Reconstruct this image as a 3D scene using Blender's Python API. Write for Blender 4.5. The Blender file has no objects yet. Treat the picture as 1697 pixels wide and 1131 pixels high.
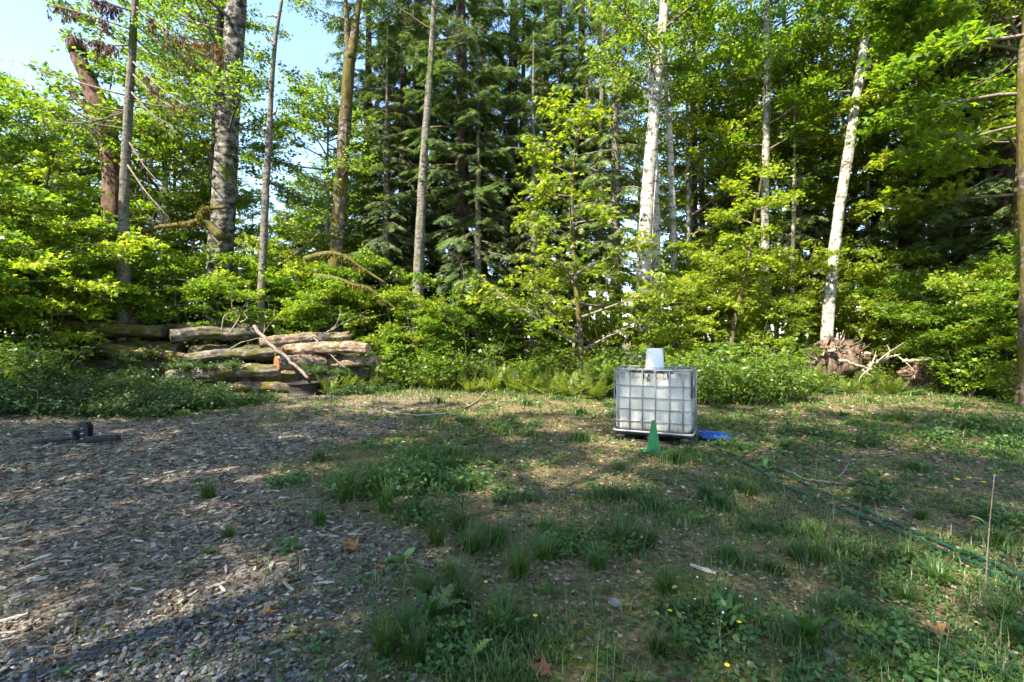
import bpy, math, random
import numpy as np
from mathutils import Vector, Matrix

R = math.radians
random.seed(7)
rng = np.random.default_rng(11)
scene = bpy.context.scene
C = scene.collection

# ------------------------------------------------------------------ camera
CAM_H = 1.65
F = 801.0            # focal length in photo pixels (photo 1697 x 1131)
CX, HY = 848.5, 560.0
cam_d = bpy.data.cameras.new('camera')
cam = bpy.data.objects.new('camera', cam_d)
C.objects.link(cam)
cam.location = (0, 0, CAM_H)
cam.rotation_euler = (R(90), 0, 0)
cam_d.sensor_width = 36.0
cam_d.lens = 36.0 * F / 1697.0
cam_d.shift_y = -(565.5 - HY) / 1697.0
cam_d.clip_start = 0.05
cam_d.clip_end = 2000
scene.camera = cam

# ------------------------------------------------------------------ sky, sun, exposure
SUN_AZ, SUN_EL = 225.0, 48.0     # compass bearing (from +Y, clockwise) the light comes from
world = bpy.data.worlds.new('World')
scene.world = world
world.use_nodes = True
wn = world.node_tree
bg = wn.nodes['Background']
sky = wn.nodes.new('ShaderNodeTexSky')
sky.sky_type = 'NISHITA'
sky.sun_disc = False
sky.sun_elevation = R(SUN_EL)
sky.sun_rotation = R(SUN_AZ)
sky.air_density = 1.0
sky.dust_density = 0.4
sky.ozone_density = 1.6
wn.links.new(sky.outputs[0], bg.inputs[0])
bg.inputs[1].default_value = 0.13
sun_d = bpy.data.lights.new('sun', 'SUN')
sun_d.energy = 5.0
sun_d.angle = R(0.53)
sun_d.color = (1.0, 0.91, 0.75)
sun = bpy.data.objects.new('sun', sun_d)
C.objects.link(sun)
az, el = R(SUN_AZ), R(SUN_EL)
to_sun = Vector((math.sin(az) * math.cos(el), math.cos(az) * math.cos(el), math.sin(el)))
sun.rotation_euler = to_sun.to_track_quat('Z', 'Y').to_euler()
sun.location = (-20, -20, 30)
vs = scene.view_settings
vs.view_transform = 'Standard'
vs.look = 'None'
vs.gamma = 1.0
vs.use_curve_mapping = False
vs.exposure = 2.15
scene.render.engine = 'CYCLES'
cy = scene.cycles
cy.max_bounces = 4
cy.diffuse_bounces = 3
cy.glossy_bounces = 2
cy.transmission_bounces = 3
cy.transparent_max_bounces = 4
cy.caustics_reflective = False
cy.caustics_refractive = False
cy.use_denoising = True
cy.use_adaptive_sampling = True
cy.adaptive_threshold = 0.03

# ------------------------------------------------------------------ maths helpers
def P(px, py, d):
    """a point seen at photo pixel (px, py) standing d metres in front of the camera"""
    return np.array([(px - CX) / F * d, d, CAM_H - (py - HY) / F * d])

def PG(px, d):
    x = (px - CX) / F * d
    return np.array([x, d, float(gz(x, d))])

def hash3(ix, iy, iz, seed):
    h = (ix.astype(np.int64) * 374761393 + iy.astype(np.int64) * 668265263 + iz.astype(np.int64) * 1274126177 + seed * 974711) & 0xffffffff
    h = ((h ^ (h >> 13)) * 1274126177) & 0xffffffff
    return ((h ^ (h >> 16)) & 0xffff) / 65535.0

def noise(x, y, z=0.0, seed=0):
    x, y, z = np.broadcast_arrays(np.asarray(x, float), np.asarray(y, float), np.asarray(z, float))
    ix, iy, iz = np.floor(x), np.floor(y), np.floor(z)
    fx, fy, fz = x - ix, y - iy, z - iz
    fx, fy, fz = fx * fx * (3 - 2 * fx), fy * fy * (3 - 2 * fy), fz * fz * (3 - 2 * fz)
    r = 0
    for a in (0, 1):
        for b in (0, 1):
            for c in (0, 1):
                w = (fx if a else 1 - fx) * (fy if b else 1 - fy) * (fz if c else 1 - fz)
                r = r + w * hash3(ix + a, iy + b, iz + c, seed)
    return r

def fbm(x, y, z=0.0, seed=0, o=3):
    r, a, t = 0, 1.0, 0
    x, y, z = np.asarray(x, float), np.asarray(y, float), np.asarray(z, float)
    for k in range(o):
        r = r + a * noise(x * 2 ** k, y * 2 ** k, z * 2 ** k, seed + k)
        t += a
        a *= 0.5
    return r / t

def sstep(a, b, x):
    t = np.clip((np.asarray(x, float) - a) / (b - a), 0, 1)
    return t * t * (3 - 2 * t)

def norm(v):
    v = np.asarray(v, float)
    return v / np.maximum(np.linalg.norm(v, axis=-1, keepdims=True), 1e-9)

def gz(x, y):
    """height of the ground"""
    x, y = np.asarray(x, float), np.asarray(y, float)
    z = 0.05 * (fbm(x * 0.7, y * 0.7, 0, 3) - 0.5) + 0.015 * (noise(x * 4, y * 4, 0, 5) - 0.5)
    z = z + 0.35 * sstep(17, 26, y)
    z = z + 0.35 * sstep(-7.2, -11, x) * sstep(7, 11, y)
    return z

# ------------------------------------------------------------------ mesh builder
class MB:
    def __init__(s):
        s.v, s.t, s.q, s.tr, s.qr, s.tm, s.qm, s.n = [], [], [], [], [], [], [], 0
    def add(s, v, t=None, q=None, r=None, m=0):
        v = np.asarray(v, float).reshape(-1, 3)
        if t is not None and len(t):
            t = np.asarray(t, np.int64).reshape(-1, 3)
            s.t.append(t + s.n)
            s.tr.append(np.broadcast_to(np.asarray(0.5 if r is None else r, float), (len(t),)))
            s.tm.append(np.full(len(t), m))
        if q is not None and len(q):
            q = np.asarray(q, np.int64).reshape(-1, 4)
            s.q.append(q + s.n)
            s.qr.append(np.broadcast_to(np.asarray(0.5 if r is None else r, float), (len(q),)))
            s.qm.append(np.full(len(q), m))
        s.v.append(v)
        s.n += len(v)
        return s
    def mesh(s, name, mats, smooth=True):
        V = np.concatenate(s.v) if s.v else np.zeros((0, 3))
        T = np.concatenate(s.t) if s.t else np.zeros((0, 3), int)
        Q = np.concatenate(s.q) if s.q else np.zeros((0, 4), int)
        rnd = np.concatenate(s.tr + s.qr)
        mi = np.concatenate(s.tm + s.qm)
        me = bpy.data.meshes.new(name)
        me.vertices.add(len(V))
        me.vertices.foreach_set('co', V.astype(np.float32).ravel())
        nl = len(T) * 3 + len(Q) * 4
        me.loops.add(nl)
        me.loops.foreach_set('vertex_index', np.concatenate([T.ravel(), Q.ravel()]).astype(np.int32))
        me.polygons.add(len(T) + len(Q))
        tot = np.concatenate([np.full(len(T), 3), np.full(len(Q), 4)]).astype(np.int32)
        st = np.concatenate([[0], np.cumsum(tot)[:-1]]).astype(np.int32)
        me.polygons.foreach_set('loop_start', st)
        me.polygons.foreach_set('material_index', mi.astype(np.int32))
        me.polygons.foreach_set('use_smooth', np.full(len(tot), bool(smooth)))
        for m in (mats if isinstance(mats, (list, tuple)) else [mats]):
            me.materials.append(m)
        at = me.attributes.new('rnd', 'FLOAT', 'FACE')
        at.data.foreach_set('value', rnd.astype(np.float32))
        me.update()
        me.validate()
        return me
    def obj(s, name, mats, parent=None, smooth=True, loc=None):
        o = bpy.data.objects.new(name, s.mesh(name, mats, smooth))
        C.objects.link(o)
        if parent is not None:
            o.parent = parent
        if loc is not None:
            o.location = loc
        return o

def tag(o, label=None, cat=None, group=None, kind=None):
    if label: o['label'] = label
    if cat: o['category'] = cat
    if group: o['group'] = group
    if kind: o['kind'] = kind
    return o

def thing(name, label, cat, loc=(0, 0, 0), rz=0.0, group=None, sc=1.0):
    o = bpy.data.objects.new(name, None)
    C.objects.link(o)
    o.empty_display_size = 0.2
    o.location = loc
    o.rotation_euler = (0, 0, rz)
    o.scale = (sc, sc, sc)
    return tag(o, label, cat, group)

def copy_tree(o, parent=None):
    c = o.copy()
    C.objects.link(c)
    c.parent = parent
    for ch in list(o.children):
        copy_tree(ch, c)
    return c

def frames(path):
    path = np.asarray(path, float)
    n = len(path)
    tg = norm(np.gradient(path, axis=0))
    up = np.array([0, 0, 1.0]) if abs(tg[0][2]) < 0.9 else np.array([1.0, 0, 0])
    a = norm(np.cross(tg[0], up))
    A, B = np.zeros((n, 3)), np.zeros((n, 3))
    for i in range(n):
        a = norm(a - tg[i] * np.dot(a, tg[i]))
        A[i] = a
        B[i] = np.cross(tg[i], a)
    return tg, A, B

def tube(mb, path, rad, sides=8, rough=0.0, rf=3.0, seed=0, cap=True, r=0.5, m=0, flare=None, furrow=0.0):
    path = np.asarray(path, float)
    n = len(path)
    rad = np.broadcast_to(np.asarray(rad, float), (n,)).copy()
    tg, A, B = frames(path)
    th = np.linspace(0, 2 * math.pi, sides, endpoint=False)
    rr = rad[:, None] * np.ones((1, sides))
    if rough > 0:
        L = np.concatenate([[0], np.cumsum(np.linalg.norm(np.diff(path, axis=0), axis=1))])
        nz = fbm(np.cos(th)[None] * 1.6 + 10, np.sin(th)[None] * 1.6 + 10, L[:, None] * rf, seed, 3)
        rr = rr * (1 + rough * 2 * (nz - 0.5))
    if furrow > 0:
        L = np.concatenate([[0], np.cumsum(np.linalg.norm(np.diff(path, axis=0), axis=1))])
        fz = fbm(np.cos(th)[None] * 4.5 + 20, np.sin(th)[None] * 4.5 + 20, L[:, None] * 1.6, seed + 9, 3)
        rr = rr * (1 - furrow * sstep(.52, .36, fz))
    if flare is not None:
        L0 = np.arange(n)
        amt, k = flare
        lob = 0.5 + 0.5 * np.cos(th * k + seed)
        fall = np.exp(-np.linalg.norm(path - path[0], axis=1) / 0.5)
        rr = rr * (1 + amt * fall[:, None] * lob[None])
    V = path[:, None] + rr[..., None] * (np.cos(th)[None, :, None] * A[:, None] + np.sin(th)[None, :, None] * B[:, None])
    V = V.reshape(-1, 3)
    i = np.arange(n - 1)[:, None] * sides
    j = np.arange(sides)[None]
    jn = (j + 1) % sides
    q = np.stack([i + j, i + jn, i + sides + jn, i + sides + j], -1).reshape(-1, 4)
    t = []
    if cap:
        V = np.concatenate([V, path[:1], path[-1:]])
        b, e = n * sides, n * sides + 1
        for k in range(sides):
            t.append((b, (k + 1) % sides, k))
            t.append((e, (n - 1) * sides + k, (n - 1) * sides + (k + 1) % sides))
    mb.add(V, t, q, r, m)

def lathe(mb, prof, sides=24, r=0.5, m=0, close=False):
    prof = np.asarray(prof, float)
    th = np.linspace(0, 2 * math.pi, sides, endpoint=False)
    V = np.stack([prof[:, None, 0] * np.cos(th), prof[:, None, 0] * np.sin(th), np.broadcast_to(prof[:, None, 1], (len(prof), sides))], -1).reshape(-1, 3)
    n = len(prof)
    i = np.arange(n - 1)[:, None] * sides
    j = np.arange(sides)[None]
    jn = (j + 1) % sides
    q = np.stack([i + j, i + jn, i + sides + jn, i + sides + j], -1).reshape(-1, 4)
    mb.add(V, None, q, r, m)

def box(mb, c, s, rot=None, r=0.5, m=0):
    x, y, z = np.array(s) / 2
    V = np.array([[-x, -y, -z], [x, -y, -z], [x, y, -z], [-x, y, -z], [-x, -y, z], [x, -y, z], [x, y, z], [-x, y, z]])
    if rot is not None:
        V = V @ np.array(rot).T
    mb.add(V + np.array(c), None, [(0, 3, 2, 1), (4, 5, 6, 7), (0, 1, 5, 4), (1, 2, 6, 5), (2, 3, 7, 6), (3, 0, 4, 7)], r, m)

def bez(pts, n):
    """smooth curve through points (Catmull-Rom)"""
    p = np.asarray(pts, float)
    if len(p) == 2:
        return p[0] + (p[1] - p[0]) * np.linspace(0, 1, n)[:, None]
    p = np.concatenate([[2 * p[0] - p[1]], p, [2 * p[-1] - p[-2]]])
    m = len(p) - 3
    out = []
    for s in np.linspace(0, m - 1e-6, n):
        i = int(s)
        t = s - i
        a, b, c, d = p[i:i + 4]
        out.append(0.5 * (2 * b + (c - a) * t + (2 * a - 5 * b + 4 * c - d) * t * t + (3 * b - a - 3 * c + d) * t ** 3))
    return np.array(out)

# leaf templates: x along the leaf, y across, z up; (verts, tris)
DIAMOND = (np.array([[0, 0, 0], [.45, .33, .07], [1, 0, -.04], [.45, -.33, .07]]), np.array([[0, 2, 1], [0, 3, 2]]))
OVATE = (np.array([[0, 0, 0], [.22, .24, .05], [.6, .27, .05], [1, 0, -.1], [.6, -.27, .05], [.22, -.24, .05], [.5, 0, 0]]),
         np.array([[0, 6, 1], [1, 6, 2], [2, 6, 3], [3, 6, 4], [4, 6, 5], [5, 6, 0]]))
def _maple():
    v = [[.30, 0, 0]]
    ang = [180, 138, 112, 88, 62, 30, 0]
    rad = [.30, .36, .20, .52, .26, .44, .72]
    # lobes one side, mirrored on the other
    half = [(168, .18), (128, .42), (104, .24), (72, .58), (44, .30), (18, .40), (0, .74)]
    pts = [(a, r) for a, r in half] + [(-a, r) for a, r in half[-2::-1]]
    for a, r in pts:
        v.append([.30 + r * math.cos(R(a)), r * math.sin(R(a)), -.05 if r > .4 else .05])
    n = len(pts)
    t = [(0, 1 + (k + 1) % n, 1 + k) for k in range(n)]
    return np.array(v, float), np.array(t)
MAPLE = _maple()
LANCE = (np.array([[0, 0, 0], [.3, .11, .03], [.7, .09, 0], [1, 0, -.12], [.7, -.09, 0], [.3, -.11, .03]]),
         np.array([[0, 5, 1], [1, 5, 4], [1, 4, 2], [2, 4, 3]]))
def _spray():
    v, t = [], []
    def tri(a, b, c):
        k = len(v)
        v.extend([a, b, c])
        t.append((k, k + 1, k + 2))
    for k, x in enumerate((0.0, .26, .52)):
        w = .40 - .06 * k
        for s in (-1, 1):
            tri([x, 0, 0], [x + .20, 0, 0], [x + .30, s * w, -.06])
    tri([.7, -.03, 0], [.7, .03, 0], [1.05, 0, -.06])
    return np.array(v, float), np.array(t)
SPRAY = _spray()

def leaves(mb, tpl, pos, ax, nm, size, rnd=None, m=0, wid=1.0):
    pos, ax, nm = np.asarray(pos, float), norm(ax), np.asarray(nm, float)
    side = norm(np.cross(nm, ax))
    nm = np.cross(ax, side)
    size = np.broadcast_to(np.asarray(size, float), (len(pos),))
    tv, tt = tpl
    V = pos[:, None] + size[:, None, None] * (tv[None, :, 0:1] * ax[:, None] + wid * tv[None, :, 1:2] * side[:, None] + tv[None, :, 2:3] * nm[:, None])
    k = len(tv)
    T = (tt[None] + (np.arange(len(pos)) * k)[:, None, None]).reshape(-1, 3)
    if rnd is None:
        rnd = rng.random(len(pos))
    mb.add(V.reshape(-1, 3), T, None, np.repeat(rnd, len(tt)), m)

# ------------------------------------------------------------------ materials
def mat(name):
    m = bpy.data.materials.new(name)
    m.use_nodes = True
    nt = m.node_tree
    nt.nodes.clear()
    out = nt.nodes.new('ShaderNodeOutputMaterial')
    return m, nt, out

def nd(nt, typ, **kw):
    n = nt.nodes.new(typ)
    for k, v in kw.items():
        if k.startswith('i_'):
            n.inputs[k[2:].replace('_', ' ')].default_value = v
        else:
            setattr(n, k, v)
    return n

def ramp(nt, fac, stops, interp='LINEAR'):
    n = nt.nodes.new('ShaderNodeValToRGB')
    n.color_ramp.interpolation = interp
    e = n.color_ramp.elements
    while len(e) < len(stops):
        e.new(0.5)
    for k, (p, c) in enumerate(stops):
        e[k].position = p
        e[k].color = (*c, 1) if len(c) == 3 else c
    nt.links.new(fac, n.inputs[0])
    return n.outputs[0]

def mixc(nt, fac, a, b, mode='MIX'):
    n = nt.nodes.new('ShaderNodeMix')
    n.data_type = 'RGBA'
    n.blend_type = mode
    for sock, v in ((n.inputs['Factor'], fac), (n.inputs[6], a), (n.inputs[7], b)):
        if isinstance(v, (int, float)):
            sock.default_value = v
        elif isinstance(v, tuple):
            sock.default_value = (*v, 1)
        else:
            nt.links.new(v, sock)
    return n.outputs[2]

def coord(nt, scale=(1, 1, 1), kind='Object'):
    tc = nt.nodes.new('ShaderNodeTexCoord')
    mp = nt.nodes.new('ShaderNodeMapping')
    mp.inputs['Scale'].default_value = scale
    nt.links.new(tc.outputs[kind], mp.inputs[0])
    return mp.outputs[0]

def tex(nt, vec, scale, detail=4, rough=.6, kind='noise'):
    if kind == 'noise':
        n = nd(nt, 'ShaderNodeTexNoise')
        n.inputs['Scale'].default_value = scale
        n.inputs['Detail'].default_value = detail
        n.inputs['Roughness'].default_value = rough
        nt.links.new(vec, n.inputs['Vector'])
        return n.outputs['Fac']
    n = nd(nt, 'ShaderNodeTexVoronoi')
    n.inputs['Scale'].default_value = scale
    nt.links.new(vec, n.inputs['Vector'])
    return n.outputs['Distance']

def pbsdf(nt, out, col, rough=.8, spec=.3, metal=0, bump=None, bstr=.4, bdist=.02, trans=None):
    b = nt.nodes.new('ShaderNodeBsdfPrincipled')
    if isinstance(col, tuple):
        b.inputs['Base Color'].default_value = (*col, 1)
    else:
        nt.links.new(col, b.inputs['Base Color'])
    if isinstance(rough, (int, float)):
        b.inputs['Roughness'].default_value = rough
    else:
        nt.links.new(rough, b.inputs['Roughness'])
    b.inputs['Specular IOR Level'].default_value = spec
    b.inputs['Metallic'].default_value = metal
    if bump is not None:
        n = nt.nodes.new('ShaderNodeBump')
        n.inputs['Strength'].default_value = bstr
        n.inputs['Distance'].default_value = bdist
        nt.links.new(bump, n.inputs['Height'])
        nt.links.new(n.outputs[0], b.inputs['Normal'])
    nt.links.new(b.outputs[0], out.inputs[0])
    return b

def leaf_mat(name, stops, tr=0.42, tcol=(1.5, 1.5, 0.5), rough=.42, spec=.5, ovar=.25):
    m, nt, out = mat(name)
    at = nd(nt, 'ShaderNodeAttribute', attribute_name='rnd')
    col = ramp(nt, at.outputs['Fac'], stops)
    oi = nt.nodes.new('ShaderNodeObjectInfo')
    mr = nd(nt, 'ShaderNodeMapRange')
    mr.inputs['To Min'].default_value = 1 - ovar
    mr.inputs['To Max'].default_value = 1 + ovar
    nt.links.new(oi.outputs['Random'], mr.inputs['Value'])
    hsv = nt.nodes.new('ShaderNodeHueSaturation')
    nt.links.new(col, hsv.inputs['Color'])
    nt.links.new(mr.outputs[0], hsv.inputs['Value'])
    col = hsv.outputs[0]
    b = nt.nodes.new('ShaderNodeBsdfPrincipled')
    nt.links.new(col, b.inputs['Base Color'])
    b.inputs['Roughness'].default_value = rough
    b.inputs['Specular IOR Level'].default_value = spec
    t = nt.nodes.new('ShaderNodeBsdfTranslucent')
    tc = mixc(nt, 1.0, col, tcol, 'MULTIPLY')
    nt.links.new(tc, t.inputs['Color'])
    mx = nt.nodes.new('ShaderNodeMixShader')
    mx.inputs[0].default_value = tr
    nt.links.new(b.outputs[0], mx.inputs[1])
    nt.links.new(t.outputs[0], mx.inputs[2])
    nt.links.new(mx.outputs[0], out.inputs[0])
    return m

def bark_mat(name, base, dark, light, moss=0.0, mosscol=(.07, .085, .02), patch=.5, sc=1.0, ring=True):
    m, nt, out = mat(name)
    v = coord(nt, (1, 1, .35 if not ring else 1.8))
    n1 = tex(nt, v, 4.2 * sc, 7, .72)
    n2 = tex(nt, coord(nt, (1, 1, .25)), 18 * sc, 4, .7)
    c = ramp(nt, n1, [(patch - .07, dark), (patch - .01, base), (patch + .13, light)])
    c2 = ramp(nt, n2, [(.3, (.45, .45, .45)), (.65, (1, 1, 1))])
    c = mixc(nt, .8, c, c2, 'MULTIPLY')
    if moss > 0:
        n3 = tex(nt, coord(nt, (1, 1, .6)), 1.3, 5, .65)
        f = ramp(nt, n3, [(.62 - moss * .35, (0, 0, 0)), (.70 - moss * .3, (1, 1, 1))])
        mcol = ramp(nt, n2, [(.3, tuple(.45 * x for x in mosscol)), (.7, tuple(1.5 * x for x in mosscol))])
        c = mixc(nt, f, c, mcol)
    hh = mixc(nt, .5, n2, n1)
    pbsdf(nt, out, c, .9, .15, 0, hh, .9, .05)
    return m

def rnd_mat(name, stops, rough=.85, spec=.2, nscale=30, namt=.5):
    m, nt, out = mat(name)
    at = nd(nt, 'ShaderNodeAttribute', attribute_name='rnd')
    col = ramp(nt, at.outputs['Fac'], stops)
    n = tex(nt, coord(nt), nscale, 3)
    c2 = ramp(nt, n, [(.3, (.5, .5, .5)), (.7, (1.1, 1.1, 1.1))])
    col = mixc(nt, namt, col, c2, 'MULTIPLY')
    pbsdf(nt, out, col, rough, spec, 0, n, .3, .01)
    return m

def plain(name, col, rough=.6, spec=.4, metal=0, wear=None, nscale=8, lo=.45, hi=.7, bump=.15):
    m, nt, out = mat(name)
    n = tex(nt, coord(nt), nscale, 6, .65)
    c = col
    if wear:
        c = mixc(nt, ramp(nt, n, [(lo, (0, 0, 0)), (hi, (1, 1, 1))]), col, wear)
    pbsdf(nt, out, c, rough, spec, metal, n, bump, .01)
    return m

M = {}
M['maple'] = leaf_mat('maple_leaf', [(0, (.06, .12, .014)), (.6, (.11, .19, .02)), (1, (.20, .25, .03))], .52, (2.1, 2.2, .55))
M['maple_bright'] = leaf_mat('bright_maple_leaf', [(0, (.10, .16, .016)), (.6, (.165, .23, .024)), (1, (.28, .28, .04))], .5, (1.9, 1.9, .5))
M['alder'] = leaf_mat('alder_leaf', [(0, (.07, .13, .022)), (.6, (.125, .20, .03)), (1, (.21, .24, .045))], .48, (1.9, 2.0, .6))
M['hemlock'] = leaf_mat('hemlock_needle', [(0, (.065, .12, .045)), (.7, (.115, .175, .065)), (1, (.18, .215, .075))], .36, (1.5, 1.6, .6), .6, .25)
M['hemlock_light'] = leaf_mat('sunlit_hemlock_needle', [(0, (.075, .12, .035)), (.7, (.12, .165, .055)), (1, (.18, .20, .08))], .3, (1.3, 1.3, .5), .6, .25)
M['deadneedle'] = leaf_mat('dead_needle', [(0, (.06, .04, .035)), (.6, (.12, .06, .035)), (1, (.22, .10, .045))], .25, (1.3, 1, .7), .7, .1)
M['shrub'] = leaf_mat('shrub_leaf', [(0, (.05, .10, .016)), (.6, (.085, .15, .022)), (1, (.15, .20, .035))], .45, (1.8, 1.9, .6))
M['bramble'] = leaf_mat('bramble_leaf', [(0, (.03, .065, .018)), (.6, (.05, .10, .026)), (1, (.085, .13, .035))], .35, (1.4, 1.5, .5))
M['fern'] = leaf_mat('fern_frond', [(0, (.075, .12, .018)), (.6, (.13, .18, .026)), (1, (.21, .21, .04))], .4, (1.6, 1.5, .5))
M['grass'] = leaf_mat('grass_blade', [(0, (.028, .07, .014)), (.6, (.06, .12, .02)), (.88, (.11, .155, .03)), (1, (.28, .23, .10))], .38, (1.5, 1.5, .5))
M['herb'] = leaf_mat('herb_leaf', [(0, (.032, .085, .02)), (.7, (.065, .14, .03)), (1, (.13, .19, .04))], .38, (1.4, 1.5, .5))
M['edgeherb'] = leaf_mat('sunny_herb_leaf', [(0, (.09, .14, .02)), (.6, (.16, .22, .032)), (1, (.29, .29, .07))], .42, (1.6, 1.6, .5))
M['dock'] = leaf_mat('dock_leaf', [(0, (.04, .10, .03)), (1, (.09, .16, .05))], .3, (1.4, 1.5, .5), .45, .4)
M['fallen'] = leaf_mat('fallen_leaf', [(0, (.16, .07, .03)), (1, (.33, .16, .06))], .2, (1.3, 1, .6), .7, .2)
M['yellow'] = plain('yellow_petal', (.8, .55, .02), .6)
M['white_petal'] = plain('white_petal', (.8, .8, .78), .6)
M['alderbark'] = bark_mat('pale_alder_bark', (.25, .23, .20), (.07, .06, .048), (.40, .38, .335), .14, patch=.47)
M['birchbark'] = bark_mat('white_birch_bark', (.31, .285, .245), (.07, .058, .045), (.48, .45, .395), .12, patch=.465)
M['cottonbark'] = bark_mat('mottled_cottonwood_bark', (.15, .135, .112), (.03, .026, .022), (.33, .31, .275), .22, patch=.52, sc=.8)
M['mossbark'] = bark_mat('mossy_bark', (.11, .085, .06), (.04, .03, .022), (.27, .24, .20), .6, (.085, .07, .02), patch=.5)
M['greybark'] = bark_mat('grey_bark', (.115, .10, .082), (.04, .034, .028), (.20, .185, .155), .2, patch=.45, sc=1.6)
M['darkbark'] = bark_mat('dark_fir_bark', (.075, .055, .042), (.035, .026, .02), (.14, .115, .09), .1, patch=.5, ring=False)
M['redwood'] = bark_mat('red_rotten_wood', (.085, .045, .03), (.03, .018, .013), (.17, .105, .075), .06, patch=.45, ring=False, sc=1.5)
M['twig'] = plain('dry_twig', (.12, .095, .075), .9, .1, 0, (.26, .22, .18), 20)
M['mosstwig'] = plain('mossy_twig', (.08, .06, .04), .95, .1, 0, (.10, .10, .02), 12, .35, .6, .6)
M['greentwig'] = plain('green_stem', (.10, .10, .045), .8, .2, 0, (.15, .12, .06), 12)
M['greystick'] = plain('bleached_stick', (.26, .215, .165), .9, .1, 0, (.12, .09, .065), 14)

# ------------------------------------------------------------------ ground
def chip_mask(x, y):
    """1 on the wood chips and gravel, 0 on the weedy soil"""
    xb = np.interp(y, [0, 2.3, 3.9, 5.5, 7, 9, 12, 14, 16], [-.3, -.5, -1.35, -2.5, -2.9, -2.5, -1.9, -2.8, -6])
    w = (fbm(np.asarray(x) * .8, np.asarray(y) * .8, 0, 21) - .5) * 2.4
    return sstep(-.6, .6, xb - x + w) * sstep(15.0, 12.5, np.asarray(y) + w * .8) * (1 - .5 * sstep(7.5, 11, np.asarray(y) + w))

def gravel_mask(x, y):
    w = (fbm(np.asarray(x) * .9, np.asarray(y) * .9, 0, 31) - .5) * 2
    return chip_mask(x, y) * sstep(-.5, .4, 3.55 - y + .55 * (np.asarray(x) + 1.0) + w)

def soil_mask(x, y):
    x, y = np.asarray(x, float), np.asarray(y, float)
    return np.clip(sstep(.42, .60, fbm(x * .55 + 3, y * .55, 0, 41)) + .8 * sstep(7, 8.5, y) * sstep(13.8, 12.5, y) * sstep(4, 1.5, x) + .75 * sstep(4.2, 5.5, y) * sstep(9.5, 8, y) * sstep(1.6, 2.6, x) * sstep(7.5, 5.5, x), 0, 1)

def axis(lo, hi, a, b, step, far):
    inner = np.arange(a, b + step / 2, step)
    L, p, s = [], a, step
    while p > lo:
        s *= far; p -= s; L.append(max(p, lo))
    Rr, p, s = [], b, step
    while p < hi:
        s *= far; p += s; Rr.append(min(p, hi))
    return np.concatenate([L[::-1], inner, Rr])

gx = axis(-260, 260, -7, 7, .075, 1.12)
gy = axis(-200, 400, 1.4, 9.5, .06, 1.10)
X, Y = np.meshgrid(gx, gy)
cm = chip_mask(X, Y); gm = gravel_mask(X, Y)
Z = gz(X, Y) + (.022 * cm + .012) * (noise(X * 14, Y * 14, 0, 8) - .5) + .012 * (noise(X * 30, Y * 30, 0, 9) - .5) * (np.abs(X) < 8)
nx, ny = len(gx), len(gy)
i = np.arange(ny - 1)[:, None] * nx
j = np.arange(nx - 1)[None]
gmb = MB()
gmb.add(np.stack([X, Y, Z], -1).reshape(-1, 3), None, np.stack([i + j, i + j + 1, i + nx + j + 1, i + nx + j], -1).reshape(-1, 4))

m, nt, out = mat('forest_floor')
vv = coord(nt)
a1 = nd(nt, 'ShaderNodeAttribute', attribute_name='chip')
a2 = nd(nt, 'ShaderNodeAttribute', attribute_name='gravel')
n1 = tex(nt, vv, 1.1, 6, .65)
n2 = tex(nt, vv, 22, 5, .7)
n3 = tex(nt, vv, 4.5, 5, .7)
vo = nd(nt, 'ShaderNodeTexVoronoi'); vo.inputs['Scale'].default_value = 34
nt.links.new(coord(nt, (1, 1.0, 1)), vo.inputs['Vector'])
soil = ramp(nt, n2, [(.30, (.045, .03, .019)), (.5, (.14, .095, .058)), (.68, (.28, .20, .125))])
moss = ramp(nt, n2, [(.28, (.02, .034, .008)), (.52, (.065, .085, .016)), (.72, (.15, .155, .03))])
base = mixc(nt, ramp(nt, n3, [(.36, (0, 0, 0)), (.55, (1, 1, 1))]), soil, moss)
base = mixc(nt, ramp(nt, n1, [(.40, (1, 1, 1)), (.58, (0, 0, 0))]), base, mixc(nt, .35, soil, moss))
a3 = nd(nt, 'ShaderNodeAttribute', attribute_name='soil')
m3 = nd(nt, 'ShaderNodeMath', operation='MULTIPLY'); m3.inputs[1].default_value = .45
nt.links.new(a3.outputs['Fac'], m3.inputs[0])
base = mixc(nt, m3.outputs[0], base, soil)
chip = ramp(nt, vo.outputs['Color'], [(.1, (.06, .045, .035)), (.4, (.13, .105, .08)), (.75, (.24, .20, .16)), (1, (.33, .30, .26))])
grav = ramp(nt, vo.outputs['Color'], [(.1, (.035, .034, .032)), (.5, (.085, .083, .08)), (1, (.18, .175, .165))])
cg = mixc(nt, a2.outputs['Fac'], chip, grav)
cg = mixc(nt, .6, cg, ramp(nt, n2, [(.3, (.35, .33, .3)), (.65, (1, 1, 1))]), 'MULTIPLY')
colr = mixc(nt, a1.outputs['Fac'], base, cg)
bmp = mixc(nt, .5, n2, vo.outputs['Distance'])
pbsdf(nt, out, colr, .95, .1, 0, bmp, .8, .03)
ground = gmb.obj('ground', m)
tag(ground, 'forest clearing floor of bare soil, moss, gravel and wood chips', None, None, 'structure')
for nm_, arr in (('chip', cm), ('gravel', gm), ('soil', soil_mask(X, Y))):
    at = ground.data.attributes.new(nm_, 'FLOAT', 'POINT')
    at.data.foreach_set('value', arr.astype(np.float32).ravel())

def view_points(n, d0, d1, wide=1.06, pw=1.0):
    """random spots on the ground, closer together near the viewpoint"""
    d = d0 * (d1 / d0) ** (rng.random(n) ** pw)
    x = (rng.random(n) * 2 - 1) * (d * wide + .8)
    return x, d

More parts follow.
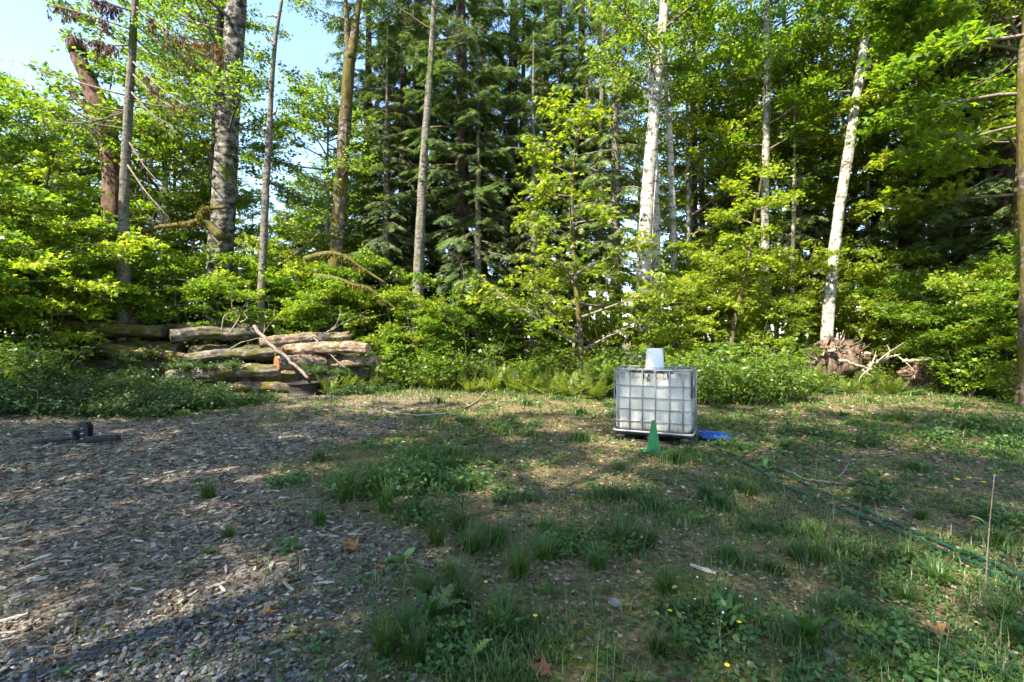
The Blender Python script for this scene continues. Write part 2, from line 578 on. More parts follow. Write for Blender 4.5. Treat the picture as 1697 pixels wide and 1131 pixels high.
# wood chips
def scatter_boxes(name, x, y, L, W, T, stops, label, tilt=.22, octa=False):
    n = len(x)
    yaw = rng.random(n) * 2 * math.pi
    ax = np.stack([np.cos(yaw), np.sin(yaw), (rng.random(n) - .5) * tilt * 2], -1)
    nm = np.stack([(rng.random(n) - .5) * tilt * 2, (rng.random(n) - .5) * tilt * 2, np.ones(n)], -1)
    ax = norm(ax); side = norm(np.cross(nm, ax)); nm = np.cross(ax, side)
    p = np.stack([x, y, gz(x, y) + T * .6 + .004], -1)
    if octa:
        tv = np.array([[-.5, 0, 0], [.5, 0, .05], [0, -.5, 0], [.1, .5, 0], [.08, -.05, .5], [-.3, .34, .1], [.34, -.38, .1], [-.25, -.1, .42]])
        tt = [(4, 7, 2), (4, 2, 6), (4, 6, 1), (4, 1, 3), (4, 3, 5), (4, 5, 7), (7, 5, 0), (7, 0, 2)]
        jit = 1 + (rng.random((n, len(tv), 3)) - .5) * .55
        lv = tv[None] * jit
    else:
        tv = np.array([[-.5, -.5, -.5], [.5, -.35, -.5], [.5, .4, -.5], [-.5, .5, -.5], [-.47, -.42, .5], [.44, -.32, .5], [.45, .38, .5], [-.42, .45, .5]])
        tt = [(4, 5, 6), (4, 6, 7), (0, 1, 5), (0, 5, 4), (1, 2, 6), (1, 6, 5), (2, 3, 7), (2, 7, 6), (3, 0, 4), (3, 4, 7)]
        jit = 1 + (rng.random((n, len(tv), 3)) - .5) * .5
        lv = tv[None] * jit
    V = p[:, None] + lv[..., 0:1] * L[:, None, None] * ax[:, None] + lv[..., 1:2] * W[:, None, None] * side[:, None] + lv[..., 2:3] * T[:, None, None] * nm[:, None]
    tt = np.array(tt)
    F_ = (tt[None] + (np.arange(n) * len(tv))[:, None, None]).reshape(-1, 3)
    mb = MB(); mb.add(V.reshape(-1, 3), F_, None, np.repeat(rng.random(n), len(tt)))
    o = mb.obj(name, rnd_mat(name, stops), None, False)
    tag(o, label, None, None, 'stuff')
    return o

x, y = view_points(60000, 1.7, 14.5)
k = rng.random(len(x)) < np.clip(chip_mask(x, y) * 1.1 + .03, 0, 1) * (1 - .6 * gravel_mask(x, y))
x, y = x[k], y[k]
s = rng.random(len(x)) ** 2.5
L = (.012 + .062 * s) * np.clip(y / 4, .9, 1.5)
scatter_boxes('wood_chips', x, y, L, L * (.15 + .35 * rng.random(len(x))), L * .10 + .002,
              [(0, (.034, .022, .014)), (.42, (.10, .070, .045)), (.70, (.185, .142, .098)), (.90, (.30, .255, .195)), (1, (.48, .41, .30))],
              'weathered grey and tan wood chips spread over the ground')
x, y = view_points(42000, 1.7, 6.5)
k = rng.random(len(x)) < gravel_mask(x, y) + .02
x, y = x[k], y[k]
s = rng.random(len(x)) ** 3
L = .012 + .03 * s
scatter_boxes('gravel', x, y, L, L * (.6 + .4 * rng.random(len(x))), L * .6,
              [(0, (.045, .047, .048)), (.5, (.095, .098, .10)), (.85, (.17, .172, .17)), (1, (.34, .31, .26))],
              'blue grey crushed stone gravel in the foreground', .3, True)

HOSE_A = [(1158, 733), (1182, 742), (1215, 757), (1258, 783), (1300, 807), (1340, 823), (1420, 857), (1500, 891), (1600, 937), (1700, 983), (1860, 1040), (2050, 1090)]
HOSE_B = [(1270, 768), (1300, 786), (1335, 806), (1388, 830), (1440, 852), (1500, 879), (1560, 905), (1625, 934), (1700, 968), (1850, 1020), (2050, 1075)]
_hx = np.array([(a - CX) / (b - HY) * CAM_H for a, b in HOSE_A]); _hy = np.array([F * CAM_H / (b - HY) for a, b in HOSE_A])
def off_hose(x, y, w):
    return np.abs(np.asarray(x) - np.interp(y, _hy[::-1], _hx[::-1]) - .06) > w

# grass
def blades(mb, x, y, h, lean, w, rnd):
    n = len(x)
    yaw = rng.random(n) * 2 * math.pi
    dr = np.stack([np.cos(yaw), np.sin(yaw), np.zeros(n)], -1)
    sd = np.stack([-np.sin(yaw), np.cos(yaw), np.zeros(n)], -1)
    b = np.stack([x, y, gz(x, y)], -1)
    up = np.array([0, 0, 1.0])
    m1 = b + dr * (h * lean * .3)[:, None] + up * (h * .55)[:, None]
    tp = b + dr * (h * lean)[:, None] + up * (h * (1 - .35 * lean))[:, None]
    w = w[:, None]
    V = np.stack([b - sd * w, b + sd * w, m1 + sd * w * .8, m1 - sd * w * .8, tp], 1)
    o = (np.arange(n) * 5)[:, None]
    mb.add(V.reshape(-1, 3), None, None)
    base = mb.n - n * 5
    Q = (np.array([[0, 1, 2, 3]])[None] + o[:, None]).reshape(-1, 4) + base
    T = (np.array([[3, 2, 4]])[None] + o[:, None]).reshape(-1, 3) + base
    mb.q.append(Q); mb.qr.append(rnd); mb.qm.append(np.zeros(n))
    mb.t.append(T); mb.tr.append(rnd); mb.tm.append(np.zeros(n))

gmb = MB()
x, y = view_points(250000, 1.6, 17)
den = (1 - chip_mask(x, y)) * (.03 + .75 * sstep(.50, .64, fbm(x * 1.1, y * 1.1, 0, 51))) * (1 - .6 * soil_mask(x, y)) + .02
den = np.maximum(den, sstep(12, 14, y) * .9 * (x > -4))
k = (rng.random(len(x)) < den) & (off_hose(x, y, .12) | (rng.random(len(x)) < .12))
x, y = x[k], y[k]
n = len(x)
hh = (.02 + .10 * rng.random(n) ** 2) * (.6 + .9 * fbm(x * 1.1, y * 1.1, 0, 51)) * (1 + .8 * sstep(11, 15, y))
blades(gmb, x, y, hh, .3 + .7 * rng.random(n), np.clip(.0016 + y * .00045, .002, .007), rng.random(n))
# thin straggly stalks
cn = 80
cx_, cy_ = view_points(cn * 3, 2.3, 13)
kk = (rng.random(cn * 3) < (1 - chip_mask(cx_, cy_)) * (.25 + .75 * sstep(.5, .62, fbm(cx_ * 1.1, cy_ * 1.1, 0, 51)))) 
kk &= off_hose(cx_, cy_, .42)
cx_, cy_ = cx_[kk][:cn], cy_[kk][:cn]
nb_ = 230
ang = rng.random((len(cx_), nb_)) * 6.283; rad_ = np.abs(rng.normal(0, 1, (len(cx_), nb_))) * rng.uniform(.05, .16, (len(cx_), 1))
bx_, by_ = (cx_[:, None] + rad_ * np.cos(ang)).ravel(), (cy_[:, None] + rad_ * np.sin(ang)).ravel()
ch_ = np.repeat(rng.uniform(.07, .22, len(cx_)), nb_) * np.clip(.6 + .1 * by_, .7, 1.2)
cr_ = np.repeat(rng.random(len(cx_)) * .6, nb_)
blades(gmb, bx_, by_, ch_ * rng.uniform(.4, 1.1, len(bx_)), .3 + .7 * rng.random(len(bx_)), np.clip(.0014 + by_ * .0004, .0018, .006), np.clip(cr_ + .35 * rng.random(len(bx_)), 0, 1))
x, y = view_points(1000, 2.0, 16)
k = rng.random(len(x)) > chip_mask(x, y) * .9
x, y = x[k], y[k]; n = len(x)
blades(gmb, x, y, .18 + .25 * rng.random(n), .2 + .6 * rng.random(n), np.clip(.001 + y * .0003, .0015, .005), .5 + .5 * rng.random(n))
g = gmb.obj('grass', M['grass'])
tag(g, 'thin green grass scattered over the weedy clearing floor', None, None, 'stuff')

# low creeping weeds, clover and moss sprigs
wmb = MB()
x, y = view_points(34000, 1.7, 16)
den = (1 - chip_mask(x, y)) * (.2 + .8 * sstep(.45, .6, fbm(x * .9 + 7, y * .9, 0, 61))) * (1 - .25 * soil_mask(x, y)) + .03
k = rng.random(len(x)) < den
x, y = x[k], y[k]
for rep in range(5):
    n = len(x)
    yaw = rng.random(n) * 2 * math.pi
    ax = np.stack([np.cos(yaw), np.sin(yaw), .1 + .7 * rng.random(n)], -1)
    off = (rng.random((n, 2)) - .5) * .05
    pos = np.stack([x + off[:, 0], y + off[:, 1], gz(x, y) + .004 + .03 * rng.random(n)], -1)
    sz = (.014 + .045 * rng.random(n) ** 2) * np.clip(y / 5, .8, 2)
    leaves(wmb, DIAMOND, pos, ax, np.stack([.3 * (rng.random(n) - .5), .3 * (rng.random(n) - .5), np.ones(n)], -1), sz, rng.random(n))
g = wmb.obj('creeping_weeds', M['herb'])
tag(g, 'low creeping weeds and clover between the grass', None, None, 'stuff')

# brown leaf litter and bark crumbs on the soil
lmb_ = MB()
x, y = view_points(44000, 1.7, 16)
k = rng.random(len(x)) < (.25 + .75 * soil_mask(x, y)) * (1 - .7 * chip_mask(x, y))
x, y = x[k], y[k]
n = len(x)
yaw = rng.random(n) * 2 * math.pi
leaves(lmb_, DIAMOND, np.stack([x, y, gz(x, y) + .006 + .012 * rng.random(n)], -1), np.stack([np.cos(yaw), np.sin(yaw), .2 * rng.normal(0, 1, n)], -1),
       np.stack([.3 * rng.normal(0, 1, n), .3 * rng.normal(0, 1, n), np.ones(n)], -1), (.014 + .05 * rng.random(n) ** 2.5) * np.clip(y / 5, .8, 1.6), rng.random(n))
g = lmb_.obj('leaf_litter', rnd_mat('leaf_litter', [(0, (.06, .038, .026)), (.45, (.16, .11, .075)), (.75, (.30, .24, .19)), (.93, (.44, .38, .32)), (1, (.36, .17, .07))]))
tag(g, 'dry brown leaf litter and bark crumbs strewn over the soil', None, None, 'stuff')

# tall lush herb layer along the edge of the wood
hmb = MB()
n0 = 9000
x = rng.uniform(-20, 24, n0); y = rng.uniform(12.5, 24, n0)
edge = np.interp(x, [-20, -9, -4, -1, 2, 5, 9, 14, 24], [9.5, 12.5, 15.6, 15.0, 13.6, 13.5, 15.0, 15.2, 13])
k = (y > edge) & ~((x < -4.5) & (x > -13) & (y < 16.8))
x, y = x[k], y[k]
for rep in range(9):
    n = len(x)
    hgt = (.08 + .85 * rng.random(n) ** 1.4) * sstep(-.3, 1.8, y - np.interp(x, [-20, -9, -4, -1, 2, 5, 9, 14, 24], [9.5, 12.5, 15.6, 15.0, 13.6, 13.5, 15.0, 15.2, 13])) + .04
    yaw = rng.random(n) * 2 * math.pi
    ax = np.stack([np.cos(yaw), np.sin(yaw), -.2 + .6 * rng.random(n)], -1)
    pos = np.stack([x + rng.normal(0, .15, n), y + rng.normal(0, .15, n), gz(x, y) + hgt], -1)
    leaves(hmb, DIAMOND, pos, ax, np.stack([.6 * (rng.random(n) - .5), .6 * (rng.random(n) - .5), np.ones(n)], -1), .06 + .08 * rng.random(n), rng.random(n))
x, y = np.repeat(x, 3), np.repeat(y, 3)
x = x + rng.normal(0, .2, len(x)); y = y + rng.normal(0, .2, len(y))
blades(hmb, x, y, .2 + .5 * rng.random(len(x)), .3 + .6 * rng.random(len(x)), np.full(len(x), .007), rng.random(len(x)))
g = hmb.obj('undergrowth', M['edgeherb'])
tag(g, 'knee high tangle of sunlit herbs and grass along the forest edge', None, None, 'stuff')
#@@PART2
# ------------------------------------------------------------------ water tote
M['hdpe'] = None
m, nt, out = mat('white_tank_plastic')
vv = coord(nt)
na = tex(nt, coord(nt, (1, 1, .35)), 5, 6, .7)
nb = tex(nt, coord(nt, (4, 4, 1.2)), 4.5, 6, .75)
sepz = nt.nodes.new('ShaderNodeSeparateXYZ')
nt.links.new(vv, sepz.inputs[0])
c = ramp(nt, na, [(.3, (.40, .39, .35)), (.6, (.52, .51, .46)), (.8, (.60, .585, .54))])
grime = ramp(nt, sepz.outputs['Z'], [(.16, (1, 1, 1)), (.42, (.25, .25, .25)), (.9, (.12, .12, .12)), (1.0, (.5, .5, .5)), (1.13, (1, 1, 1))])
gm_ = mixc(nt, 1.0, grime, ramp(nt, nb, [(.36, (0, 0, 0)), (.66, (1, 1, 1))]), 'MULTIPLY')
c = mixc(nt, gm_, c, (.17, .13, .08))
bb = pbsdf(nt, out, c, .42, .4, 0, na, .08, .02)
bb.inputs['Subsurface Weight'].default_value = .15
bb.inputs['Subsurface Radius'].default_value = (.05, .05, .05)
M['hdpe'] = m
M['galv'] = plain('galvanised_steel', (.26, .275, .285), .5, .5, .35, (.16, .165, .165), 14, .45, .65, .05)
M['blackplastic'] = plain('black_plastic', (.014, .014, .015), .65, .25, 0, (.04, .034, .028), 9, .5, .75)
M['platemetal'] = plain('dark_grey_plate', (.17, .18, .19), .5, .4, .4, (.10, .10, .10), 9)
M['bucket'] = plain('white_bucket_plastic', (.60, .60, .57), .45, .4, 0, (.44, .43, .40), 7, .5, .75, .04)
M['debris'] = plain('leaf_debris', (.06, .042, .03), .95, .1, 0, (.14, .10, .07), 30)

TA = R(-24)
fl = np.array([1.63, 7.78])
ex, ey = np.array([math.cos(TA), math.sin(TA)]), np.array([-math.sin(TA), math.cos(TA)])
tc_ = fl + ex * .6 + ey * .5
tote = thing('water_tote', 'white plastic water tote in a galvanised steel cage on a black pallet', 'water tote',
             (tc_[0], tc_[1], float(gz(*tc_)) + .005), TA)

def rrect(w, d, r, k=6):
    pts = []
    for cx, cyy, a0 in ((w / 2 - r, -d / 2 + r, -90), (w / 2 - r, d / 2 - r, 0), (-w / 2 + r, d / 2 - r, 90), (-w / 2 + r, -d / 2 + r, 180)):
        for q in range(k + 1):
            a = R(a0 + 90 * q / k)
            pts.append((cx + r * math.cos(a), cyy + r * math.sin(a)))
    return np.array(pts)

def ring_fill(w, d, r, k, per):
    """rounded rectangle resampled to many points"""
    p = rrect(w, d, r, k)
    p = np.concatenate([p, p[:1]])
    L = np.concatenate([[0], np.cumsum(np.linalg.norm(np.diff(p, axis=0), axis=1))])
    s = np.linspace(0, L[-1], per, endpoint=False)
    return np.stack([np.interp(s, L, p[:, 0]), np.interp(s, L, p[:, 1])], -1), s / L[-1]

mb = MB()
PER = 160
zs = np.concatenate([[.165, .17, .19, .22], np.linspace(.26, 1.02, 30), [1.06, 1.085, 1.10, 1.108, 1.11]])
rings = []
for z in zs:
    b = min(z - .165, 1.11 - z)
    ins = .05 * (1 - math.sqrt(max(0, 1 - (1 - min(b / .07, 1)) ** 2)))
    p, s = ring_fill(1.15 - 2 * ins, .95 - 2 * ins, .10, 6, PER)
    nrm = norm(np.concatenate([p / np.array([1.15, .95]), np.zeros((PER, 1))], -1))[:, :2]
    # shallow vertical flutes in the middle of each face and pillows between the cage rails
    fx = np.exp(-((p[:, 0] - .13) / .05) ** 2) * (np.abs(p[:, 1]) > .3)
    pil = .008 * abs(math.sin((z - .16) / .195 * math.pi))
    zband = 1.0 if .3 < z < .98 else 0.0
    p = p * (1 + (pil - .022 * fx[:, None] * zband))
    rings.append(np.concatenate([p, np.full((PER, 1), z)], -1))
for sc_, z in ((.86, 1.112), (.5, 1.10), (.49, 1.085), (.2, 1.085), (.0, 1.085)):
    rings.append(np.concatenate([rings[len(zs) - 1][:, :2] * sc_, np.full((PER, 1), z)], -1))
V = np.concatenate(rings)
n = len(rings)
i = np.arange(n - 1)[:, None] * PER; j = np.arange(PER)[None]; jn = (j + 1) % PER
mb.add(V, None, np.stack([i + j, i + jn, i + PER + jn, i + PER + j], -1).reshape(-1, 4))
tank = mb.obj('tank', M['hdpe'], tote)
mb = MB(); lathe(mb, [(.10, 1.08), (.10, 1.12), (.085, 1.125), (.0, 1.125)], 20)
mb.obj('filler_cap', M['blackplastic'], tote)

def ring_tube(mb, w, d, r, z, rad, k=5, sides=8):
    p, _ = ring_fill(w, d, r, k, 64)
    p3 = np.concatenate([p, np.full((len(p), 1), z)], -1)
    n = len(p3)
    tg = norm(np.roll(p3, -1, 0) - np.roll(p3, 1, 0))
    A = np.cross(tg, [0, 0, 1.0])
    th = np.linspace(0, 2 * math.pi, sides, endpoint=False) + .39
    V = p3[:, None] + rad * (np.cos(th)[None, :, None] * A[:, None] + np.sin(th)[None, :, None] * np.array([0, 0, 1.0]))
    i = np.arange(n)[:, None]; j = np.arange(sides)[None]
    inx, jn = (i + 1) % n, (j + 1) % sides
    mb.add(V.reshape(-1, 3), None, np.stack([i * sides + j, i * sides + jn, inx * sides + jn, inx * sides + j], -1).reshape(-1, 4))

mb = MB(); ring_tube(mb, 1.21, 1.01, .07, .165, .018)
cage = mb.obj('cage', M['galv'], tote)
RZ = (.33, .52, .70, .89, 1.135)
for z in RZ:
    mb = MB(); ring_tube(mb, 1.20, 1.0, .07, z, .0095 if z < 1.1 else .013)
    mb.obj('cage_rail', M['galv'], cage)
def bar(p0, p1, r=.0095):
    mb = MB(); tube(mb, [p0, p1], r, 8); mb.obj('cage_bar', M['galv'], cage)
for f in (.065, .216, .38, .545, .72, .885):
    x = -.6 + 1.2 * f
    bar((x, -.503, .165), (x, -.503, 1.135)); bar((x, .503, .165), (x, .503, 1.135))
for f in (.1, .3, .5, .7, .9):
    y = -.5 + f
    bar((.603, y, .165), (.603, y, 1.135)); bar((-.603, y, .165), (-.603, y, 1.135))
for x in (-.28, .30):
    mb = MB(); tube(mb, bez([(x, -.5, 1.14), (x + .01, -.2, 1.147), (x, .2, 1.147), (x, .5, 1.14)], 8), .011, 8); mb.obj('top_brace', M['galv'], cage)
mb = MB(); box(mb, (.616, -.28, .92), (.006, .36, .40)); mb.obj('side_plate', M['platemetal'], tote)
mb = MB(); box(mb, (0, 0, .130), (1.19, .99, .030)); pal = mb.obj('pallet', M['blackplastic'], tote)
for x in (-.5, 0, .5):
    for y in (-.41, 0, .41):
        mb = MB(); box(mb, (x, y, .07), (.16, .14, .088)); mb.obj('pallet_foot', M['blackplastic'], pal)
for y in (-.41, 0, .41):
    mb = MB(); box(mb, (0, y, .014), (1.16, .12, .022)); mb.obj('pallet_skid', M['blackplastic'], pal)
# dry leaf litter caught under the top rail
mb = MB()
n = 260
px_ = rng.uniform(-.36, .30, n)
leaves(mb, DIAMOND, np.stack([px_, -.47 + .05 * rng.random(n), 1.10 + .02 * rng.random(n)], -1), rng.normal(0, 1, (n, 3)) * [1, 1, .4], [0, 0, 1] + rng.normal(0, .4, (n, 3)), .02 + .03 * rng.random(n))
n = 40
for fx in (-.14, -.05, .24):
    leaves(mb, DIAMOND, np.stack([fx + rng.normal(0, .012, n), np.full(n, -.482), rng.uniform(1.0 if fx != -.05 else .92, 1.09, n)], -1), rng.normal(0, 1, (n, 3)) * [.5, .2, 1], np.array([0, -1.0, 0]) + rng.normal(0, .3, (n, 3)), .012 + .02 * rng.random(n))
mb.obj('caught_leaf_litter', M['debris'], tote)

bp = tc_ + ex * (-.02) + ey * (-.02)
bk = thing('bucket', 'white plastic bucket turned upside down on top of the tote', 'bucket', (bp[0], bp[1], float(gz(*bp)) + 1.132))
mb = MB()
lathe(mb, [(.0, .338), (.118, .338), (.127, .342), (.132, .338), (.134, .330), (.149, .05), (.156, .048), (.156, .040), (.150, .038), (.151, .018), (.158, .016), (.158, .0), (.150, .0), (.146, .02), (.128, .325), (.0, .328)], 40)
mb.obj('shell', M['bucket'], bk)
mb = MB()
a = np.linspace(0, math.pi, 18)
tube(mb, np.stack([.160 * np.cos(a), -.160 * np.sin(a), .045 - .03 * np.sin(a)], -1), .003, 6)
mb.obj('bail_handle', M['galv'], bk)

# ------------------------------------------------------------------ cone, tray, hoses
M['conegreen'] = plain('green_cone_plastic', (.008, .165, .042), .5, .4, 0, (.04, .10, .04), 11, .45, .75, .1)
cp = PG(1083, 6.95)
cone = thing('traffic_cone', 'small green plastic traffic cone standing in front of the tote', 'traffic cone', cp, R(12))
mb = MB()
lathe(mb, [(.022, .455), (.028, .452), (.031, .44), (.035, .40), (.098, .045), (.102, .03), (.108, .022)], 28)
lathe(mb, [(.022, .455), (.020, .30)], 28)
mb.obj('cone_body', M['conegreen'], cone)
mb = MB()
p, _ = ring_fill(.29, .29, .03, 4, 48)
n = 48
V = np.concatenate([np.concatenate([p * s_, np.full((n, 1), z)], -1) for s_, z in ((1, .0), (1, .016), (.96, .022), (.72, .024))])
i = np.arange(3)[:, None] * n; j = np.arange(n)[None]; jn = (j + 1) % n
mb.add(V, None, np.stack([i + j, i + jn, i + n + jn, i + n + j], -1).reshape(-1, 4))
mb.obj('base_flange', M['conegreen'], cone)

M['bluetray'] = plain('blue_plastic', (.010, .085, .36), .45, .4, 0, (.05, .09, .20), 12, .5, .8, .05)
tp_ = PG(1184, 7.85)
tray = thing('plastic_tray', 'flat bright blue plastic tray lying on the ground beside the tote', 'tray', tp_ + [0, 0, .045], R(-8))
tray.rotation_euler = (R(5), R(3), R(-8))
mb = MB()
p, _ = ring_fill(.50, .36, .03, 4, 48)
lv = []
for s_, z in ((.97, 0), (1.0, .035), (.97, .037), (.94, .012), (.0, .010)):
    lv.append(np.concatenate([p * s_, np.full((n, 1), z)], -1))
V = np.concatenate(lv)
i = np.arange(4)[:, None] * n
mb.add(V, None, np.stack([i + j, i + jn, i + n + jn, i + n + j], -1).reshape(-1, 4))
mb.obj('dish', M['bluetray'], tray, False)
mb = MB()
for k in range(5):
    box(mb, (-.18 + .09 * k, 0, .016), (.012, .30, .010))
mb.obj('rib_moulding', M['bluetray'], tray)
mb = MB()
leaves(mb, OVATE, np.array([[.03, -.02, .03], [-.12, -.12, .03], [-.08, -.14, .03]]), np.array([[1, .3, .1], [-1, .5, .2], [.3, -1, 0]]), np.array([[0, .2, 1.0]] * 3), .07)
mb.obj('leaf_on_tray', M['debris'], tray)

M['hose'] = plain('green_hose', (.008, .055, .036), .4, .4, 0, (.03, .11, .08), 5, .5, .8, .03)
def ground_line(px, lift):
    w = []
    for a, b in px:
        d = F * CAM_H / (b - HY)
        x = (a - CX) / F * d
        w.append((x, d))
    w = bez(np.array([(q[0], q[1], 0) for q in w]), 90)
    wob = np.stack([.03 * (fbm(w[:, 1] * 2.3, lift * 900, 0, 5) - .5), .0 * w[:, 1], 0 * w[:, 1]], -1)
    w = w + wob
    w[:, 2] = gz(w[:, 0], w[:, 1]) + lift + .015 * noise(w[:, 0] * 3, w[:, 1] * 3, 0, 9)
    return w
h1, h2 = HOSE_A, HOSE_B
for hp, lb in ((h1, 'dark green garden hose running from the tote across the weeds'), (h2, 'dark green garden hose lying just behind the longer one')):
    mb = MB(); tube(mb, ground_line(hp, .022), .0125, 8)
    tag(mb.obj('garden_hose', M['hose']), lb, 'hose', 'green garden hoses')

# ------------------------------------------------------------------ steel rim fire ring
M['rust'] = plain('rusty_black_steel', (.022, .019, .018), .7, .4, .3, (.075, .035, .02), 7, .5, .8, .3)
M['ash'] = plain('ash', (.22, .20, .18), 1, .05, 0, (.08, .075, .07), 12, .4, .6, .6)
rp = PG(503, 13.9)
rim = thing('wheel_rim', 'rusty black steel wheel rim used as a fire ring beside the logs', 'wheel rim', rp)
mb = MB()
lathe(mb, [(.41, 0), (.43, .01), (.43, .035), (.385, .06), (.37, .10), (.365, .19), (.38, .24), (.385, .30), (.425, .335), (.445, .345), (.445, .37), (.425, .375), (.40, .35), (.36, .30), (.345, .20), (.345, .12)], 40)
mb.obj('barrel', M['rust'], rim)
mb = MB()
lathe(mb, [(.365, .185), (.374, .19), (.374, .215), (.37, .22)], 40)
mb.obj('bead_ridge', M['rust'], rim)
mb = MB()
prof = [(.35, .29), (.2, .31), (.1, .30), (0, .32)]
lathe(mb, prof, 24)
mb.obj('ash_bed', M['ash'], rim)

# ------------------------------------------------------------------ black tow hitch on the chips
M['blacksteel'] = plain('black_painted_steel', (.008, .010, .014), .6, .25, 0, (.02, .022, .026), 14, .5, .8, .05)
hp_ = PG(140, 7.55)
hit = thing('tow_hitch', 'black steel tow hitch bar with ball lying on the wood chips', 'tow hitch', hp_, R(-4))
mb = MB(); box(mb, (.33, -.02, .085), (.52, .085, .085), Matrix.Rotation(R(-3), 3, 'Y')); t1 = mb.obj('receiver_tube', M['blacksteel'], hit)
bev = t1.modifiers.new('edge', 'BEVEL'); bev.width = .008; bev.segments = 2
mb = MB(); box(mb, (.588, -.02, .098), (.012, .07, .07)); mb.obj('tube_mouth', M['rust'], t1)
mb = MB()
pr = np.array([(-.10, 0), (.05, 0), (.10, .10), (.10, .28), (.06, .33), (-.02, .33), (-.06, .25), (-.10, .10)])
nn_ = len(pr)
V = np.concatenate([np.stack([pr[:, 0], np.full(nn_, yy), pr[:, 1]], -1) for yy in (-.05, -.025)])
qs = [(k, (k + 1) % nn_, nn_ + (k + 1) % nn_, nn_ + k) for k in range(nn_)]
mb.add(V, [(0, k + 1, k) for k in range(1, nn_ - 1)] + [(nn_, nn_ + k, nn_ + k + 1) for k in range(1, nn_ - 1)], qs)
V2 = V + [0, .07, 0]
mb.add(V2, [(0, k + 1, k) for k in range(1, nn_ - 1)] + [(nn_, nn_ + k, nn_ + k + 1) for k in range(1, nn_ - 1)], qs)
mb.obj('side_plate', M['blacksteel'], hit, False)
mb = MB(); lathe(mb, [(0, .225)] + [(.034 * math.sin(a), .19 - .034 * math.cos(a) * -1) for a in np.linspace(0.2, 2.6, 9)] + [(.018, .155), (.03, .15), (.03, .11)], 18)
for v_ in mb.v: v_ += np.array([-.10, -.07, 0])
mb.obj('tow_ball', M['blacksteel'], hit)
for y0, a_, ln in ((-.06, 5, .62), (.05, 2, .78)):
    mb = MB(); tube(mb, bez([(-.05, y0, .10), (-.3, y0 - .02, .07), (-.08 - ln, y0 - .05 * a_ / 5, .03)], 8), [.026, .025, .024, .023, .022, .02, .018, .016], 8)
    mb.obj('spring_bar', M['blacksteel'], hit)
for k in range(3):
    mb = MB(); tube(mb, [(.02, -.075, .08 + .08 * k), (.02, .06, .08 + .08 * k)], .014, 6); mb.obj('bolt', M['galv'], hit)

# ------------------------------------------------------------------ logs
def log_mat(name, bark, light, wood, moss, mossc=(.10, .085, .018)):
    m, nt, out = mat(name)
    v = coord(nt)
    n1 = tex(nt, v, 3.5, 7, .72); n2 = tex(nt, coord(nt, (.16, 1, 1)), 20, 6, .75); n3 = tex(nt, v, 2.2, 6, .7)
    c = ramp(nt, n1, [(.35, tuple(.5 * q for q in bark)), (.5, bark), (.66, light)])
    c = mixc(nt, .9, c, ramp(nt, n2, [(.36, (.18, .16, .14)), (.48, (.75, .75, .75)), (.66, (1.1, 1.1, 1.1))]), 'MULTIPLY')
    g_ = nt.nodes.new('ShaderNodeNewGeometry')
    sx = nt.nodes.new('ShaderNodeSeparateXYZ'); nt.links.new(g_.outputs['Normal'], sx.inputs[0])
    f = ramp(nt, n3, [(.66 - moss * .4, (0, 0, 0)), (.74 - moss * .35, (1, 1, 1))])
    mcol = ramp(nt, n2, [(.3, tuple(.45 * x for x in mossc)), (.7, tuple(1.5 * x for x in mossc))])
    c = mixc(nt, f, c, mcol)
    pbsdf(nt, out, c, .92, .12, 0, mixc(nt, .5, n1, n2), 1.0, .05)
    return m
def cut_mat(name, wood, dark):
    m, nt, out = mat(name)
    v = coord(nt)
    n1 = tex(nt, v, 6, 5, .65); n2 = tex(nt, v, 34, 4, .6)
    c = ramp(nt, n1, [(.35, dark), (.6, wood)])
    c = mixc(nt, .5, c, ramp(nt, n2, [(.35, (.5, .5, .5)), (.6, (1.1, 1.1, 1.1))]), 'MULTIPLY')
    pbsdf(nt, out, c, .9, .1, 0, n2, .5, .02)
    return m
M['logmoss'] = log_mat('mossy_log_bark', (.13, .105, .08), (.36, .33, .28), 0, .62)
M['loggrey'] = log_mat('grey_log_bark', (.14, .12, .095), (.31, .28, .235), 0, .48, (.075, .07, .022))
M['logpink'] = log_mat('peeled_log_bark', (.19, .14, .10), (.40, .325, .255), 0, .24)
M['logdark'] = log_mat('dark_log_bark', (.09, .07, .055), (.2, .17, .14), 0, .35)
M['cutpale'] = cut_mat('pale_cut_wood', (.36, .24, .15), (.20, .12, .075))
M['cutdark'] = cut_mat('dark_rotten_wood', (.12, .075, .05), (.035, .024, .018))
M['cutred'] = cut_mat('orange_red_wood', (.42, .13, .05), (.22, .07, .035))

